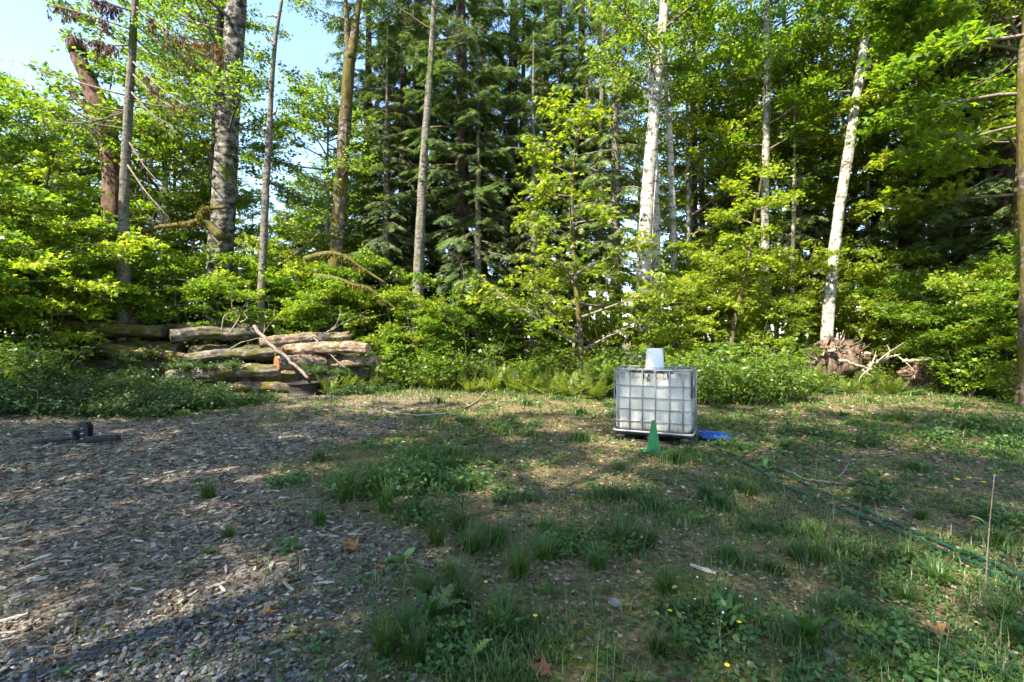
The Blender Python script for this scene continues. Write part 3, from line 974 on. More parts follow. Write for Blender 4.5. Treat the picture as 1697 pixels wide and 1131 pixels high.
def log(name, label, a, b, r, bark, ends, seed=0, taper=.88, bow=.03, sides=34, group='logs of the felled stack'):
    a, b = np.array(a, float), np.array(b, float)
    mid = (a + b) / 2
    t = thing(name, label, 'log', mid, 0, group)
    n = 48
    s = np.linspace(0, 1, n)[:, None]
    path = a + (b - a) * s - mid + np.stack([0 * s[:, 0], .0 * s[:, 0], bow * np.sin(s[:, 0] * math.pi)], -1)
    path += (np.stack([fbm(s[:, 0] * 3, seed, 0, 3), fbm(s[:, 0] * 3, seed, 0, 4), fbm(s[:, 0] * 3, seed, 0, 5)], -1) - .5) * .16
    rad = np.linspace(r, r * taper, n)
    mb = MB(); tube(mb, path, rad, sides, .26, 2.6, seed, cap=False, furrow=.16)
    mb.obj('bark', M[bark], t)
    tg, A, B = frames(path)
    th = np.linspace(0, 2 * math.pi, sides, endpoint=False)
    for e, i0, sg in ((ends[0], 0, -1), (ends[1], n - 1, 1)):
        mb = MB()
        rr = rad[i0] * .97
        base = mb_ring = path[i0] + rr * (np.cos(th)[:, None] * A[i0] + np.sin(th)[:, None] * B[i0])
        c1 = path[i0] + tg[i0] * sg * .012
        inner = c1 + .55 * (base - path[i0]) + tg[i0] * (rng.random((sides, 1)) - .5) * .02
        V = np.concatenate([base, inner, c1[None]])
        q = [(k, (k + 1) % sides, sides + (k + 1) % sides, sides + k) for k in range(sides)]
        tt = [(2 * sides, sides + k, sides + (k + 1) % sides) for k in range(sides)]
        mb.add(V, tt, q)
        mb.obj('cut_end', M[e], t, False)
    return t

LG = [
 ('mossy log with a dark hollow end lying highest at the stack\'s overgrown end', (106, 543, 15.1), (272, 551, 15.6), .22, 'logmoss', ('cutdark', 'cutdark')),
 ('bark-stripped tan log with a dark open end on top of the stack', (283, 558, 14.7), (434, 551, 15.9), .22, 'loggrey', ('cutdark', 'cutpale')),
 ('thin grey log lying behind the tan log on top', (255, 548, 16.3), (440, 545, 15.9), .17, 'loggrey', ('cutpale', 'cutpale')),
 ('pale-ended dark log half buried in brambles at the stack\'s overgrown end', (84, 572, 14.9), (306, 593, 14.4), .20, 'logmoss', ('cutdark', 'cutdark')),
 ('slim pale grey log with moss patches in the middle of the stack', (296, 594, 14.4), (470, 584, 14.7), .16, 'loggrey', ('cutpale', 'cutred')),
 ('thick grey log in shade, second lowest in the stack', (282, 625, 13.9), (464, 612, 14.4), .22, 'loggrey', ('cutpale', 'cutpale')),
 ('lowest log lying on the ground behind the wheel rim', (300, 650, 14.1), (498, 642, 14.4), .17, 'logdark', ('cutdark', 'cutpale')),
 ('pinkish peeled log sunlit on the upper sawn end of the stack', (430, 572, 15.2), (581, 557, 16.0), .22, 'logpink', ('cutpale', 'cutpale')),
 ('pinkish sunlit log with an orange-red split in its side', (455, 581, 15.5), (613, 577, 14.7), .21, 'logpink', ('cutred', 'cutpale')),
 ('short brown log with an orange sawn end under the leaning pole', (456, 604, 14.3), (536, 603, 15.2), .24, 'logpink', ('cutred', 'cutpale')),
 ('low pinkish log sticking out of ferns at the sawn end', (528, 606, 15.5), (629, 599, 14.9), .19, 'logpink', ('cutpale', 'cutpale')),
]
HID = [((130, 612, 15.3), (300, 615, 15.3), .30), ((150, 640, 15.0), (330, 642, 15.0), .28), ((320, 585, 15.6), (600, 588, 15.7), .28), ((470, 625, 15.5), (610, 622, 15.6), .27), ((110, 575, 15.7), (300, 580, 15.8), .28), ((330, 628, 15.2), (560, 632, 15.4), .28)]
for k, (lb, a, b, r, bk_, en) in enumerate(LG):
    log('log', lb, P(*a), P(*b), r, bk_, en, k * 7 + 3)
for k, (a, b, r) in enumerate(HID):
    log('log', 'dark mossy log buried inside the stack', P(*a), P(*b), r, 'logdark', ('cutdark', 'cutdark'), k * 5 + 60, sides=14, group='logs buried inside the stack')

def stick(name, label, pts, r0, r1, mt, cat='branch', group=None, n=24, subs=0, seed=0):
    path = bez(pts, n)
    path[1:-1] += (rng.random((n - 2, 3)) - .5) * r0 * 1.2
    mb = MB(); tube(mb, path, np.linspace(r0, r1, n), 8, .2, 6, seed)
    for k in range(subs):
        i0 = int(rng.integers(n // 4, n - 2))
        d = norm(path[min(i0 + 1, n - 1)] - path[i0]) + rng.normal(0, .6, 3)
        ln = .15 + .35 * rng.random()
        tube(mb, bez([path[i0], path[i0] + d * ln * .5, path[i0] + d * ln + rng.normal(0, .08, 3)], 5), np.linspace(r1 * 1.2, r1 * .4, 5), 5)
    return tag(mb.obj(name, mt), label, cat, group)

stick('leaning_pole', 'thin peeled pole leaning diagonally across the front of the log stack', [P(421, 541, 14.6), P(450, 572, 14.2), P(480, 598, 13.9), P(511, 627, 13.6)], .055, .042, M['twig'], 'pole')
stick('fallen_branch', 'mossy forked root lying on the ground past the end of the logs', [P(612, 626, 16.2), P(650, 622, 16.3), P(690, 617, 16.4), P(708, 619, 16.4)], .10, .07, M['loggrey'], subs=3)
gp = lambda a, b, l=.02: np.array([(a - CX) / F * (F * CAM_H / (b - HY)), F * CAM_H / (b - HY), float(gz((a - CX) / F * (F * CAM_H / (b - HY)), F * CAM_H / (b - HY))) + l])
stick('fallen_branch', 'long thin bent branch lying on the open ground, pale at one end', [gp(636, 682, .05), gp(660, 688), gp(710, 690), gp(745, 686), gp(775, 676), gp(795, 664, .06), gp(808, 654, .14)], .024, .017, M['greystick'], subs=1)
stick('fallen_branch', 'short pale stick lying on the ground behind the long bent branch', [gp(812, 668), gp(835, 667), gp(858, 666)], .02, .014, M['greystick'])
stick('fallen_branch', 'pale dry stick lying across the ground beside the hoses', [gp(1302, 782), gp(1335, 797), gp(1370, 803), gp(1405, 806)], .012, .007, M['greystick'])
stick('fallen_branch', 'short forked twig standing up beside the pale stick near the hoses', [gp(1384, 800), gp(1396, 790, .03), gp(1407, 776, .05)], .010, .006, M['greystick'])
for k, pts in enumerate(([P(378, 556, 15), P(398, 522, 15.2), P(385, 512, 15), P(383, 480, 15)], [P(368, 550, 15), P(372, 524, 15), P(400, 512, 15.2), P(411, 494, 15.3)], [P(398, 535, 15), P(410, 527, 15), P(404, 520, 15), P(412, 512, 15)],
                         [P(360, 590, 14.4), P(400, 568, 14.6), P(430, 560, 14.8), P(440, 545, 15)], [P(540, 552, 15.6), P(556, 540, 15.7), P(564, 520, 15.8), P(562, 512, 15.8)], [P(545, 550, 15.7), P(580, 530, 16), P(600, 524, 16.2), P(606, 530, 16.2)], [P(520, 560, 15.2), P(545, 585, 15), P(560, 600, 14.8), P(575, 612, 14.6)])):
    stick('dead_twig', ['curly bleached twig poking up over the middle of the log stack', 'bleached twig hooked beside the curly one on the log stack', 'small arched twig on top of the mossy end of the tan log', 'grey twig crossing the slim pale log', 'bare forked twig rising behind the pinkish logs', 'bare bent twig curving behind the pinkish logs', 'dark twig hanging over the pinkish split log'][k],
          pts, .018, .007, M['greystick'], 'twig', 'dead twigs on the log stack', 16, 2)
# weathered board at the overgrown bank
mb = MB()
M['board'] = cut_mat('weathered_board', (.20, .15, .11), (.08, .06, .045))
box(mb, (0, 0, 0), (1.6, .24, .05)); b_ = mb.obj('board', M['board'])
b_.location = P(8, 694, 10.0); b_.rotation_euler = (R(18), R(-3), R(8))
tag(b_, 'weathered brown board lying at the foot of the bramble bank', 'board')

# ------------------------------------------------------------------ low fence in the trees
M['fencewood'] = plain('red_brown_fence_wood', (.22, .10, .05), .85, .15, 0, (.32, .18, .10), 9)
fc = PG(862, 21.0)
fence = thing('timber_fence', 'low reddish timber rail fence seen through the leaves', 'fence', fc)
for a, top in ((811, 533), (862, 545), (917, 543), (760, 545)):
    x = (a - 862) / F * 21
    mb = MB(); box(mb, (x, 0, (P(0, top, 21)[2] - fc[2]) / 2), (.13, .13, P(0, top, 21)[2] - fc[2])); mb.obj('post', M['fencewood'], fence)
for z_, x0, x1 in ((1.42, 811, 917), (.75, 760, 917), (1.30, 760, 811)):
    xa, xb = (x0 - 862) / F * 21, (x1 - 862) / F * 21
    mb = MB(); box(mb, ((xa + xb) / 2, -.09, z_), (xb - xa + .2, .045, .14)); mb.obj('rail', M['fencewood'], fence)
M['teal'] = plain('teal_tarp', (.02, .22, .20), .5)
tl = PG(925, 21.8)
mb = MB()
V = []
NX, NY = 14, 8
for q in range(NY):
    for p_ in range(NX):
        u, w = p_ / (NX - 1), q / (NY - 1)
        V.append((-.6 + 1.2 * u, -.35 + .7 * w, (1.75 - .5 * abs(w - .5) * 2 + .1 * float(noise(u * 4, w * 3, 0, 8))) * (1 if 0 < q < NY - 1 else .0)))
mb.add(V, None, [(q * NX + p_, q * NX + p_ + 1, (q + 1) * NX + p_ + 1, (q + 1) * NX + p_) for q in range(NY - 1) for p_ in range(NX - 1)])
tag(mb.obj('tarp', M['teal'], None, True, tl), 'small teal tarp draped over something behind the timber fence', 'tarp')

# ------------------------------------------------------------------ upturned root plates
M['rootsoil'] = bark_mat('root_soil', (.105, .068, .046), (.03, .02, .015), (.23, .165, .12), .05, patch=.48, ring=False, sc=2)
def root_plate(name, label, c, w, h, dep, nroots, seed, tilt=0.3, mt='rootsoil'):
    t = thing(name, label, 'stump', c, 0)
    th = np.linspace(0, math.pi, 16); ph = np.linspace(0, 2 * math.pi, 26, endpoint=False)
    T_, P_ = np.meshgrid(th, ph, indexing='ij')
    r = .30 + 1.35 * fbm(np.sin(T_) * np.cos(P_) * 3.1 + 5, np.sin(T_) * np.sin(P_) * 3.1 + 5, np.cos(T_) * 3.1 + 5, seed, 4)
    V = np.stack([r * np.sin(T_) * np.cos(P_) * w / 2, r * np.sin(T_) * np.sin(P_) * dep / 2, h * .5 + r * np.cos(T_) * h / 2], -1).reshape(-1, 3)
    i = np.arange(15)[:, None] * 26; j = np.arange(26)[None]; jn = (j + 1) % 26
    mb = MB(); mb.add(V, None, np.stack([i + j, i + 26 + j, i + 26 + jn, i + jn], -1).reshape(-1, 4))
    mb.obj('root_mass', M[mt], t)
    rs = np.random.default_rng(seed)
    for k in range(nroots):
        a = rs.uniform(-.3, math.pi + .3); s0 = rs.uniform(.15, .5)
        o = np.array([math.cos(a) * w * s0, -dep * rs.uniform(.15, .42), h * .48 + math.sin(a) * h * s0])
        d = norm(np.array([math.cos(a), rs.uniform(-1.0, .1), math.sin(a) * .8 + rs.uniform(-.4, .3)]))
        ln = rs.uniform(.25, .8) * w * .45
        b = o + d * ln + rs.normal(0, .12, 3)
        mid = (o + b) / 2 + rs.normal(0, .13, 3)
        mb = MB(); r0 = rs.uniform(.02, .075) * w / 2
        tube(mb, bez([o, mid, b], 8), np.linspace(r0, r0 * .25, 8), 7, .25, 5, k)
        mb.obj('root', M[mt if k % 3 else 'greystick'], t)
    return t
root_plate('root_stump', 'large upturned root plate with twisted brown roots under the leaning birch', PG(1376, 16.0) + [0, 0, .15], 1.9, 1.35, 1.1, 40, 5)
root_plate('root_stump', 'smaller rounded reddish root stump beside the large one', PG(1526, 14.8), 1.15, .85, .9, 20, 9)
for k, (pts, lb) in enumerate((([P(1392, 596, 14.7), P(1420, 606, 14.5), P(1445, 612, 14.4)], 'broken bleached branch lying below the large root plate'), ([P(1440, 606, 14.6), P(1465, 596, 14.7), P(1490, 588, 14.8)], 'bleached branch slanting up between the two root stumps'), ([P(1495, 598, 14.1), P(1540, 596, 14.0), P(1585, 590, 14.2)], 'pale dead branch lying in front of the smaller root stump'))):
    stick('dead_branch', lb, pts, .05, .025, M['greystick'], subs=3)
#@@PART3
# ------------------------------------------------------------------ trees: building blocks
UP = np.array([0, 0, 1.0])
MAPLE_LO = (np.array([[0, 0, 0], [.42, .58, -.05], [.55, .20, .04], [1.05, 0, -.08], [.55, -.20, .04], [.42, -.58, -.05]]), np.array([[0, 2, 1], [0, 4, 2], [0, 5, 4], [2, 4, 3]]))

def sprays(lmb, tpl, O, D, Ln, k, size, droop=.15, tilt=.6, spread=.8, rg=rng, base=.1):
    """twigs O + D*Ln carry k leaves each, in flat layered sprays"""
    N = len(O)
    D = norm(D)
    S = norm(np.cross(UP, D) + 1e-4)
    for q in range(k):
        t = base + (1 - base) * (q + rg.random(N)) / k
        sg = np.where(q % 2, 1.0, -1.0) * np.ones(N)
        pos = O + D * (Ln * t)[:, None] - UP * (droop * Ln * t * t)[:, None]
        pos = pos + S * (sg * Ln * .28 * (1.05 - t) * rg.random(N))[:, None] + rg.normal(0, .03, (N, 3))
        ax = D * .5 + S * (sg * spread)[:, None] - UP * .15 + rg.normal(0, .35, (N, 3))
        nm = UP + rg.normal(0, tilt, (N, 3))
        leaves(lmb, tpl, pos, ax, nm, size * (.65 + .7 * rg.random(N)), rg.random(N))

def limb(o, d, L, rise, rg, n=7, wob=.08):
    d = norm(d)
    s = np.linspace(0, 1, n)
    p = o + d * (L * s)[:, None] + UP * (rise * L * s * s)[:, None]
    w = np.cumsum(rg.normal(0, wob * L / n, (n, 3)), 0) * [1, 1, .6]
    w[0] = 0
    return p + w

def interp_path(path, t):
    f = np.clip(t, 0, 1) * (len(path) - 1)
    i = np.minimum(f.astype(int), len(path) - 2)
    u = (f - i)[:, None]
    return path[i] * (1 - u) + path[i + 1] * u, norm(path[i + 1] - path[i])

def broadleaf(trunk, rad, zlo, zhi, nl, Lm, twigs, k, size, tpl, rg, rise=.25, elev=.35, shape='round', bias=None, droop=.15, tlen=.9, sub=True, zpow=1.0):
    """limbs and leaf sprays along a trunk path; returns (limb builder, leaf builder)"""
    wmb, lmb = MB(), MB()
    OO, DD, LL = [], [], []
    z = trunk[:, 2]
    for b in range(nl):
        u = ((b + rg.random()) / nl) ** zpow
        zz = zlo + (zhi - zlo) * u
        o = np.array([np.interp(zz, z, trunk[:, 0]), np.interp(zz, z, trunk[:, 1]), zz])
        a = b * 2.399 + rg.normal(0, .5)
        if bias is not None and rg.random() < bias[1]:
            a = bias[0] + rg.normal(0, .5)
        prof = {'round': math.sqrt(max(.06, 1 - (2 * u - .9) ** 2 * .95)), 'cone': 1.05 - .8 * u, 'flat': .8 + .4 * u, 'top': .55 + .6 * u - .5 * max(0, u - .75) * 3}[shape]
        L = Lm * prof * rg.uniform(.65, 1.15)
        d = np.array([math.cos(a), math.sin(a), elev + rg.normal(0, .15)])
        p = limb(o, d, L, rise * rg.uniform(.3, 1.2) - .15, rg)
        r0 = min(.045 * L ** .8 * .40, .7 * np.interp(zz, z, rad)) + .006
        tube(wmb, p, np.linspace(r0, .006, len(p)), 5, cap=False)
        paths = [(p, L, 1.0)]
        if sub:
            for q in range(int(2 + L)):
                t0 = rg.uniform(.25, .85)
                o2, d2 = interp_path(p, np.array([t0]))
                sd = norm(np.cross(UP, d2[0])) * rg.choice([-1, 1])
                L2 = L * rg.uniform(.3, .55) * (1.15 - t0 * .5)
                p2 = limb(o2[0], d2[0] * .6 + sd * .8 + UP * rg.normal(.05, .15), L2, .05, rg, 5)
                tube(wmb, p2, np.linspace(r0 * .4, .004, 5), 4, cap=False)
                paths.append((p2, L2, .6))
        for pth, Lq, wgt in paths:
            nt_ = max(3, int(twigs * Lq * wgt / max(Lm, .1)))
            t = rg.uniform(.22, 1.0, nt_) ** .8
            o2, d2 = interp_path(pth, t)
            sd = norm(np.cross(UP, d2)) * rg.choice([-1, 1], nt_)[:, None]
            OO.append(o2); DD.append(d2 * .6 + sd * rg.uniform(.2, 1.1, (nt_, 1)) + UP * rg.normal(.05, .28, (nt_, 1)))
            LL.append(tlen * rg.uniform(.5, 1.2, nt_) * (1.1 - .5 * t))
    OO, DD, LL = np.concatenate(OO), np.concatenate(DD), np.concatenate(LL)
    sprays(lmb, tpl, OO, DD, LL, k, size, droop, rg=rg)
    return wmb, lmb

def conifer(H, zb, Lm, nb, rg, light=False, dens=1.0, hang=.25, spray=.33):
    tr, wmb, lmb = MB(), MB(), MB()
    n = 20
    s = np.linspace(0, 1, n)
    path = np.stack([.15 * (fbm(s * 3, 1, 0, 7) - .5), .15 * (fbm(s * 3, 5, 0, 8) - .5), H * s - .2], -1)
    r0 = H * .0135
    tube(tr, path, r0 * (1 - s) ** .8 + .012, 12, .12, 1.5, 3, flare=(.35, 5))
    OO, DD, LL = [], [], []
    for b in range(nb):
        u = ((b + rg.random()) / nb) ** 1.05
        z = zb + (H - .4 - zb) * u
        L = Lm * (1 - u) ** .75 * rg.uniform(.65, 1.12) + .25
        if u < .12: L *= rg.uniform(.4, 1)
        a = b * 2.399 + rg.normal(0, .4)
        d = np.array([math.cos(a), math.sin(a), .12 - .25 * (1 - u) + rg.normal(0, .08)])
        o = np.array([0, 0, z])
        p = limb(o, d, L, -hang * rg.uniform(.4, 1.3), rg, 7, .05)
        tube(wmb, p, np.linspace(.012 + .011 * L, .004, 7), 4, cap=False)
        m_ = max(5, int(L / .11 * dens))
        t = rg.uniform(.12, 1, m_)
        o2, d2 = interp_path(p, t)
        sd = norm(np.cross(UP, d2)) * np.where(np.arange(m_) % 2, 1, -1)[:, None]
        OO.append(o2); DD.append(d2 * .75 + sd * rg.uniform(.6, 1.0, (m_, 1)) - UP * rg.uniform(.1, .55, (m_, 1)))
        LL.append((.22 + .30 * L * (1.02 - t)) * rg.uniform(.6, 1.2, m_))
    OO, DD, LL = np.concatenate(OO), norm(np.concatenate(DD)), np.concatenate(LL)
    # feathers along every secondary twig
    cnt = np.maximum(2, (LL / .085).astype(int))
    idx = np.repeat(np.arange(len(OO)), cnt)
    N = len(idx)
    t = rg.random(N)
    pos = OO[idx] + DD[idx] * (LL[idx] * t)[:, None] - UP * (.18 * LL[idx] * t * t)[:, None]
    S = norm(np.cross(UP, DD[idx]))
    ax = DD[idx] + S * rg.normal(0, .75, (N, 1)) - UP * rg.uniform(0, .5, (N, 1))
    leaves(lmb, SPRAY, pos, ax, UP + rg.normal(0, .35, (N, 3)), spray * rg.uniform(.7, 1.3, N), rg.random(N))
    return tr, wmb, lmb

def tree_from(name, label, cat, loc, parts, group=None, rz=0, sc=1.0):
    t = thing(name, label, cat, loc, rz, group, sc)
    for nm, data in parts:
        o = bpy.data.objects.new(nm, data); C.objects.link(o); o.parent = t
    return t

def place(proto_parts, name, label, cat, loc, group, rz, sc):
    t = tree_from(name, label, cat, loc, proto_parts, group, rz, sc)
    return t

def zone(px):
    for lim, ph in ((60, 'beyond the bramble bank'), (300, 'behind the mossy log ends'), (480, 'behind the grey logs'), (640, 'behind the pinkish logs'),
                    (800, 'between log stack and fence'), (960, 'by the timber fence'), (1150, 'straight behind the white tote'), (1300, 'between tote and root stumps'),
                    (1480, 'around the large root plate'), (1620, 'behind the smaller root stump')):
        if px < lim:
            return ph
    return 'past the root stumps'

# ------------------------------------------------------------------ tall individual trees
def hero(name, label, d, pts, w0, w1, H, bark, crown=None, seed=1, sides=16, flare=(.5, 4), rough=.12, extra=None, cat='tree'):
    """pts: photo pixels up the trunk; w0,w1: width in pixels at the lowest and topmost of them"""
    q = np.array([P(a, b, d) for a, b in pts])
    gx_ = q[0][0] + (q[0][0] - q[-1][0]) / max(q[-1][2] - q[0][2], .1) * (q[0][2]) * .5
    base = np.array([gx_, d, float(gz(gx_, d)) - .05])
    top = q[-1] + norm(q[-1] - q[0]) * (H - q[-1][2]) if H > q[-1][2] + .3 else None
    ctrl = [base] + list(q) + ([top] if top is not None else [])
    path = bez(np.array(ctrl), 60)
    rr = np.interp(path[:, 2], [base[2], q[0][2], q[-1][2], max(H, q[-1][2] + .01)], [w0 * 1.12 / 2 / F * d, w0 / 2 / F * d, w1 / 2 / F * d, .03 if top is not None else w1 / 2 / F * d * .8])
    t = thing(name, label, cat, base)
    lp = path - base
    mb = MB(); tube(mb, lp, rr, max(sides, 12) + 8, rough, 1.3, seed, flare=flare, furrow=.12)
    mb.obj('trunk', M[bark], t)
    rg = np.random.default_rng(seed)
    if crown:
        kw = dict(crown); lm = kw.pop('leaf'); tp = kw.pop('tpl', DIAMOND); bm = kw.pop('bark', 'twig')
        a, b = broadleaf(lp, rr, kw.pop('zlo'), kw.pop('zhi'), kw.pop('nl'), kw.pop('Lm'), kw.pop('twigs'), kw.pop('k'), kw.pop('size'), tp, rg, **kw)
        a.obj('limb_framework', M[bm], t); b.obj('crown', M[lm], t)
    return t, lp, rr, base

def cr(leaf, zlo, zhi, nl, Lm, twigs=26, k=9, size=.11, **kw):
    big = kw.get('tpl') is None
    return dict(leaf=leaf, zlo=zlo, zhi=zhi, nl=nl, Lm=Lm, twigs=int(twigs * (1.7 if big else 1.2)), k=k, size=size * (1.15 if big else 1), **kw)

# mottled cottonwood with its darker neighbour
hero('cottonwood_tree', 'thick tree with mottled grey and black bark rising behind the log stack', 17.5, [(362, 470), (370, 340), (378, 200), (390, 40), (393, 0)], 40, 29, 24, 'cottonbark',
     cr('alder', 7.5, 23, 30, 4.2, 30, 9, .10, shape='round', bias=(2.9, .35)), 21)
hero('dark_trunk_tree', 'slender dark trunked tree standing tight behind the mottled thick tree', 19.5, [(352, 450), (356, 300), (359, 150), (366, 0)], 15, 11, 19, 'darkbark',
     cr('alder', 6.5, 18, 20, 3.2, 24, 8, .10, bias=(3.1, .5)), 22)
hero('forked_mossy_tree', 'mossy reddish brown tree that forks into two stems near the top', 18.0, [(556, 440), (563, 340), (572, 200), (580, 90)], 24, 18, 10.8, 'mossbark', None, 23, rough=.16)
t, lp, rr, base = hero('forked_mossy_tree_b', '', 18.0, [(580, 95), (577, 40), (572, 0)], 13, 12, 21, 'mossbark', None, 24)
bpy.data.objects.remove(t.children[0]); bpy.data.objects.remove(t)
ft = [o for o in C.objects if o.name == 'forked_mossy_tree'][0]
fb = np.array(ft.location)
rg_ = np.random.default_rng(25)
for pts_, w_, nm in (([(579, 96), (575, 50), (573, 0)], 12, 'fork_stem'), ([(580, 100), (589, 50), (596, 0)], 17, 'fork_stem')):
    pp = [P(a, b, 18.0) - fb for a, b in pts_]
    pp.append(pp[-1] + (pp[-1] - pp[0]) * 3.0)
    pp = bez(pp, 20)
    rd = np.linspace(w_ / 2 / F * 18, .04, 20)
    mb = MB(); tube(mb, pp, rd, 12, .12, 1.5, 5); mb.obj(nm, M['mossbark'], ft)
    a, b = broadleaf(pp, rd, pp[2][2], pp[-1][2], 14, 3.2, 26, 9, .10, DIAMOND, rg_, bias=(3.0, .5))
    a.obj('limb_framework', M['twig'], ft); b.obj('crown', M['alder'], ft)
mt_ = np.stack([np.full(6, fb[0] * 0 + P(566, 0, 18)[0] - fb[0]), np.zeros(6), np.linspace(5, 11, 6)], -1)
a, b = broadleaf(mt_, np.full(6, .2), 5.2, 10.8, 12, 2.3, 26, 9, .10, DIAMOND, rg_, bias=(3.0, .75), droop=.25)
a.obj('limb_framework', M['twig'], ft); b.obj('crown', M['alder'], ft)

hero('grey_tree', 'straight smooth grey trunk in front of the dark conifers', 17.0, [(693, 470), (700, 300), (712, 130), (720, 0)], 18, 8, 22, 'greybark', cr('hemlock_light', 11.5, 21, 14, 2.4, 20, 7, .12, tpl=SPRAY), 31)
hero('slim_grey_tree', 'slim pale grey trunk with small hemlock sprays between fence and tote', 20.5, [(993, 450), (996, 250), (999, 120), (1003, 0)], 11, 7, 22, 'greybark', cr('hemlock_light', 7, 21, 30, 1.9, 22, 7, .17, tpl=SPRAY, rise=-.1), 32)
hero('white_birch_tree', 'tall white barked tree with a slight lean rising behind the tote', 16.5, [(1064, 530), (1070, 380), (1080, 230), (1092, 100), (1102, 0)], 25, 15, 24, 'birchbark', cr('alder', 9.2, 23, 26, 3.6, 28, 9, .105), 41)
hero('white_birch_tree', 'second white trunk joined close behind the tall leaning white tree', 17.3, [(1087, 520), (1086, 350), (1082, 200), (1078, 110)], 19, 9, 14.5, 'birchbark', cr('alder', 9.5, 14, 8, 1.8, 20, 9, .10), 42)
hero('white_birch_tree', 'shorter white trunk on the shadow side of the tall leaning white tree', 18.2, [(1118, 470), (1113, 300), (1106, 160), (1101, 90)], 12, 9, 16, 'birchbark', cr('alder', 10.5, 15.5, 9, 2.0, 20, 9, .10), 43)
hero('alder_tree', 'thin pale trunk with dark patches above the gap past the tote', 22.0, [(1222, 420), (1213, 250), (1207, 120), (1200, 20)], 11, 8, 22, 'alderbark', cr('maple', 8, 21, 24, 3.4, 26, 9, .13), 44)
hero('alder_tree', 'straight pale grey trunk with moss at its foot near the large root plate', 18.5, [(1268, 540), (1268, 330), (1271, 150), (1271, 0)], 14, 10, 23, 'alderbark', cr('maple', 8.5, 22, 24, 3.2, 26, 9, .12), 45)
hero('alder_tree', 'shaded bluish grey trunk behind the leaning pale tree', 21.5, [(1351, 410), (1347, 220), (1344, 100), (1341, 0)], 13, 10, 23, 'greybark', cr('alder', 8, 22, 22, 3.0, 26, 9, .11), 46)
hero('alder_tree', 'thin branching trunk tight beside the shaded bluish grey one', 22.5, [(1376, 420), (1371, 240), (1367, 140), (1363, 0)], 11, 9, 22, 'alderbark', cr('alder', 8, 21, 20, 3.0, 26, 9, .11), 47)
hero('leaning_alder_tree', 'pale trunk leaning strongly toward the maple, above the large root plate', 16.8, [(1374, 510), (1385, 390), (1408, 240), (1428, 100), (1441, 0)], 18, 13, 23, 'birchbark', cr('maple', 9.5, 22, 22, 3.4, 26, 9, .12), 48)
for px_, d_, pts_, w_, H_, lb in ((1145, 22, [(1141, 480), (1143, 300), (1146, 120), (1150, 0)], 9, 20, 'slim pale trunk just past the joined white trunks'), (1290, 21, [(1287, 540), (1291, 400), (1296, 200), (1300, 0)], 8, 19, 'slim greyish trunk tight beside the straight pale grey one'), (1240, 24, [(1238, 470), (1241, 260), (1243, 0)], 8, 20, 'slim far trunk between the two pale grey trunks'), (1318, 18.8, [(1314, 560), (1313, 440), (1316, 330)], 8, 11, 'thin brown dead stem with bare twigs beside the large root plate'), (1415, 23, [(1413, 430), (1418, 200), (1420, 0)], 9, 20, 'slim shaded trunk behind the strongly leaning pale one'), (1170, 26, [(1167, 520), (1163, 300), (1160, 0)], 9, 22, 'thin far trunk with orange lichen past the joined white trunks'), (862, 23, [(862, 500), (862, 380), (866, 200)], 12, 20, 'grey brown trunk standing in the dark gap behind the fence')):
    hero('slim_tree', lb, d_, pts_, w_, w_ * .75, H_, 'alderbark' if w_ != 12 else 'darkbark', cr('alder', H_ * .5, H_ * .97, 12, 1.8, 14, 8, .11), px_, 10, (.2, 3))
hero('mossy_maple_tree', 'thick mossy trunk half cut off by the edge of the picture', 11.3, [(1712, 560), (1711, 420), (1704, 300), (1700, 120), (1710, 0)], 34, 20, 14, 'mossbark',
     cr('maple', 6.5, 13, 12, 3.2, 34, 8, .17, tpl=MAPLE_LO, bias=(2.6, .6), rise=.05, elev=.12, shape='flat'), 49)
hero('grey_snag', 'thin bare grey dead trunk standing against the open sky', 16.5, [(440, 330), (446, 240), (449, 160), (456, 70), (467, 0)], 12, 5, 12.9, 'greybark', None, 51, 10, None, .25)
sn = [o for o in C.objects if o.name == 'grey_snag'][0]; sb = np.array(sn.location)
for pts_ in ([(442, 240), (437, 222), (424, 212)], [(456, 70), (448, 66), (446, 60)], [(449, 190), (457, 186), (459, 178)], [(446, 230), (439, 226), (437, 220)], [(461, 30), (452, 26), (447, 28)]):
    mb = MB(); tube(mb, bez([P(a, b, 16.5) - sb for a, b in pts_], 6), np.linspace(.05, .02, 6), 6, .2, 5); mb.obj('branch_stub', M['greystick'], sn)

def sprouts(tname, idx, zlo, zhi, nl, Lm, leaf, seed, tpl=DIAMOND, size=.11):
    t = [o for o in C.objects if o.name == tname][0]
    tr = t.children[0].data
    V = np.array([v.co[:] for v in tr.vertices])
    zs_ = np.linspace(zlo - .3, zhi + .3, 12)
    pth = np.array([V[np.abs(V[:, 2] - z) < .6].mean(0) * [1, 1, 0] + [0, 0, z] for z in zs_])
    a, b = broadleaf(pth, np.full(12, .1), zlo, zhi, nl, Lm, 22, 8, size, tpl, np.random.default_rng(seed), tlen=.5, sub=False, shape='flat', elev=.1)
    a.obj('sprout_twigs', M['greentwig'], t); b.obj('sprout_foliage', M[leaf], t)

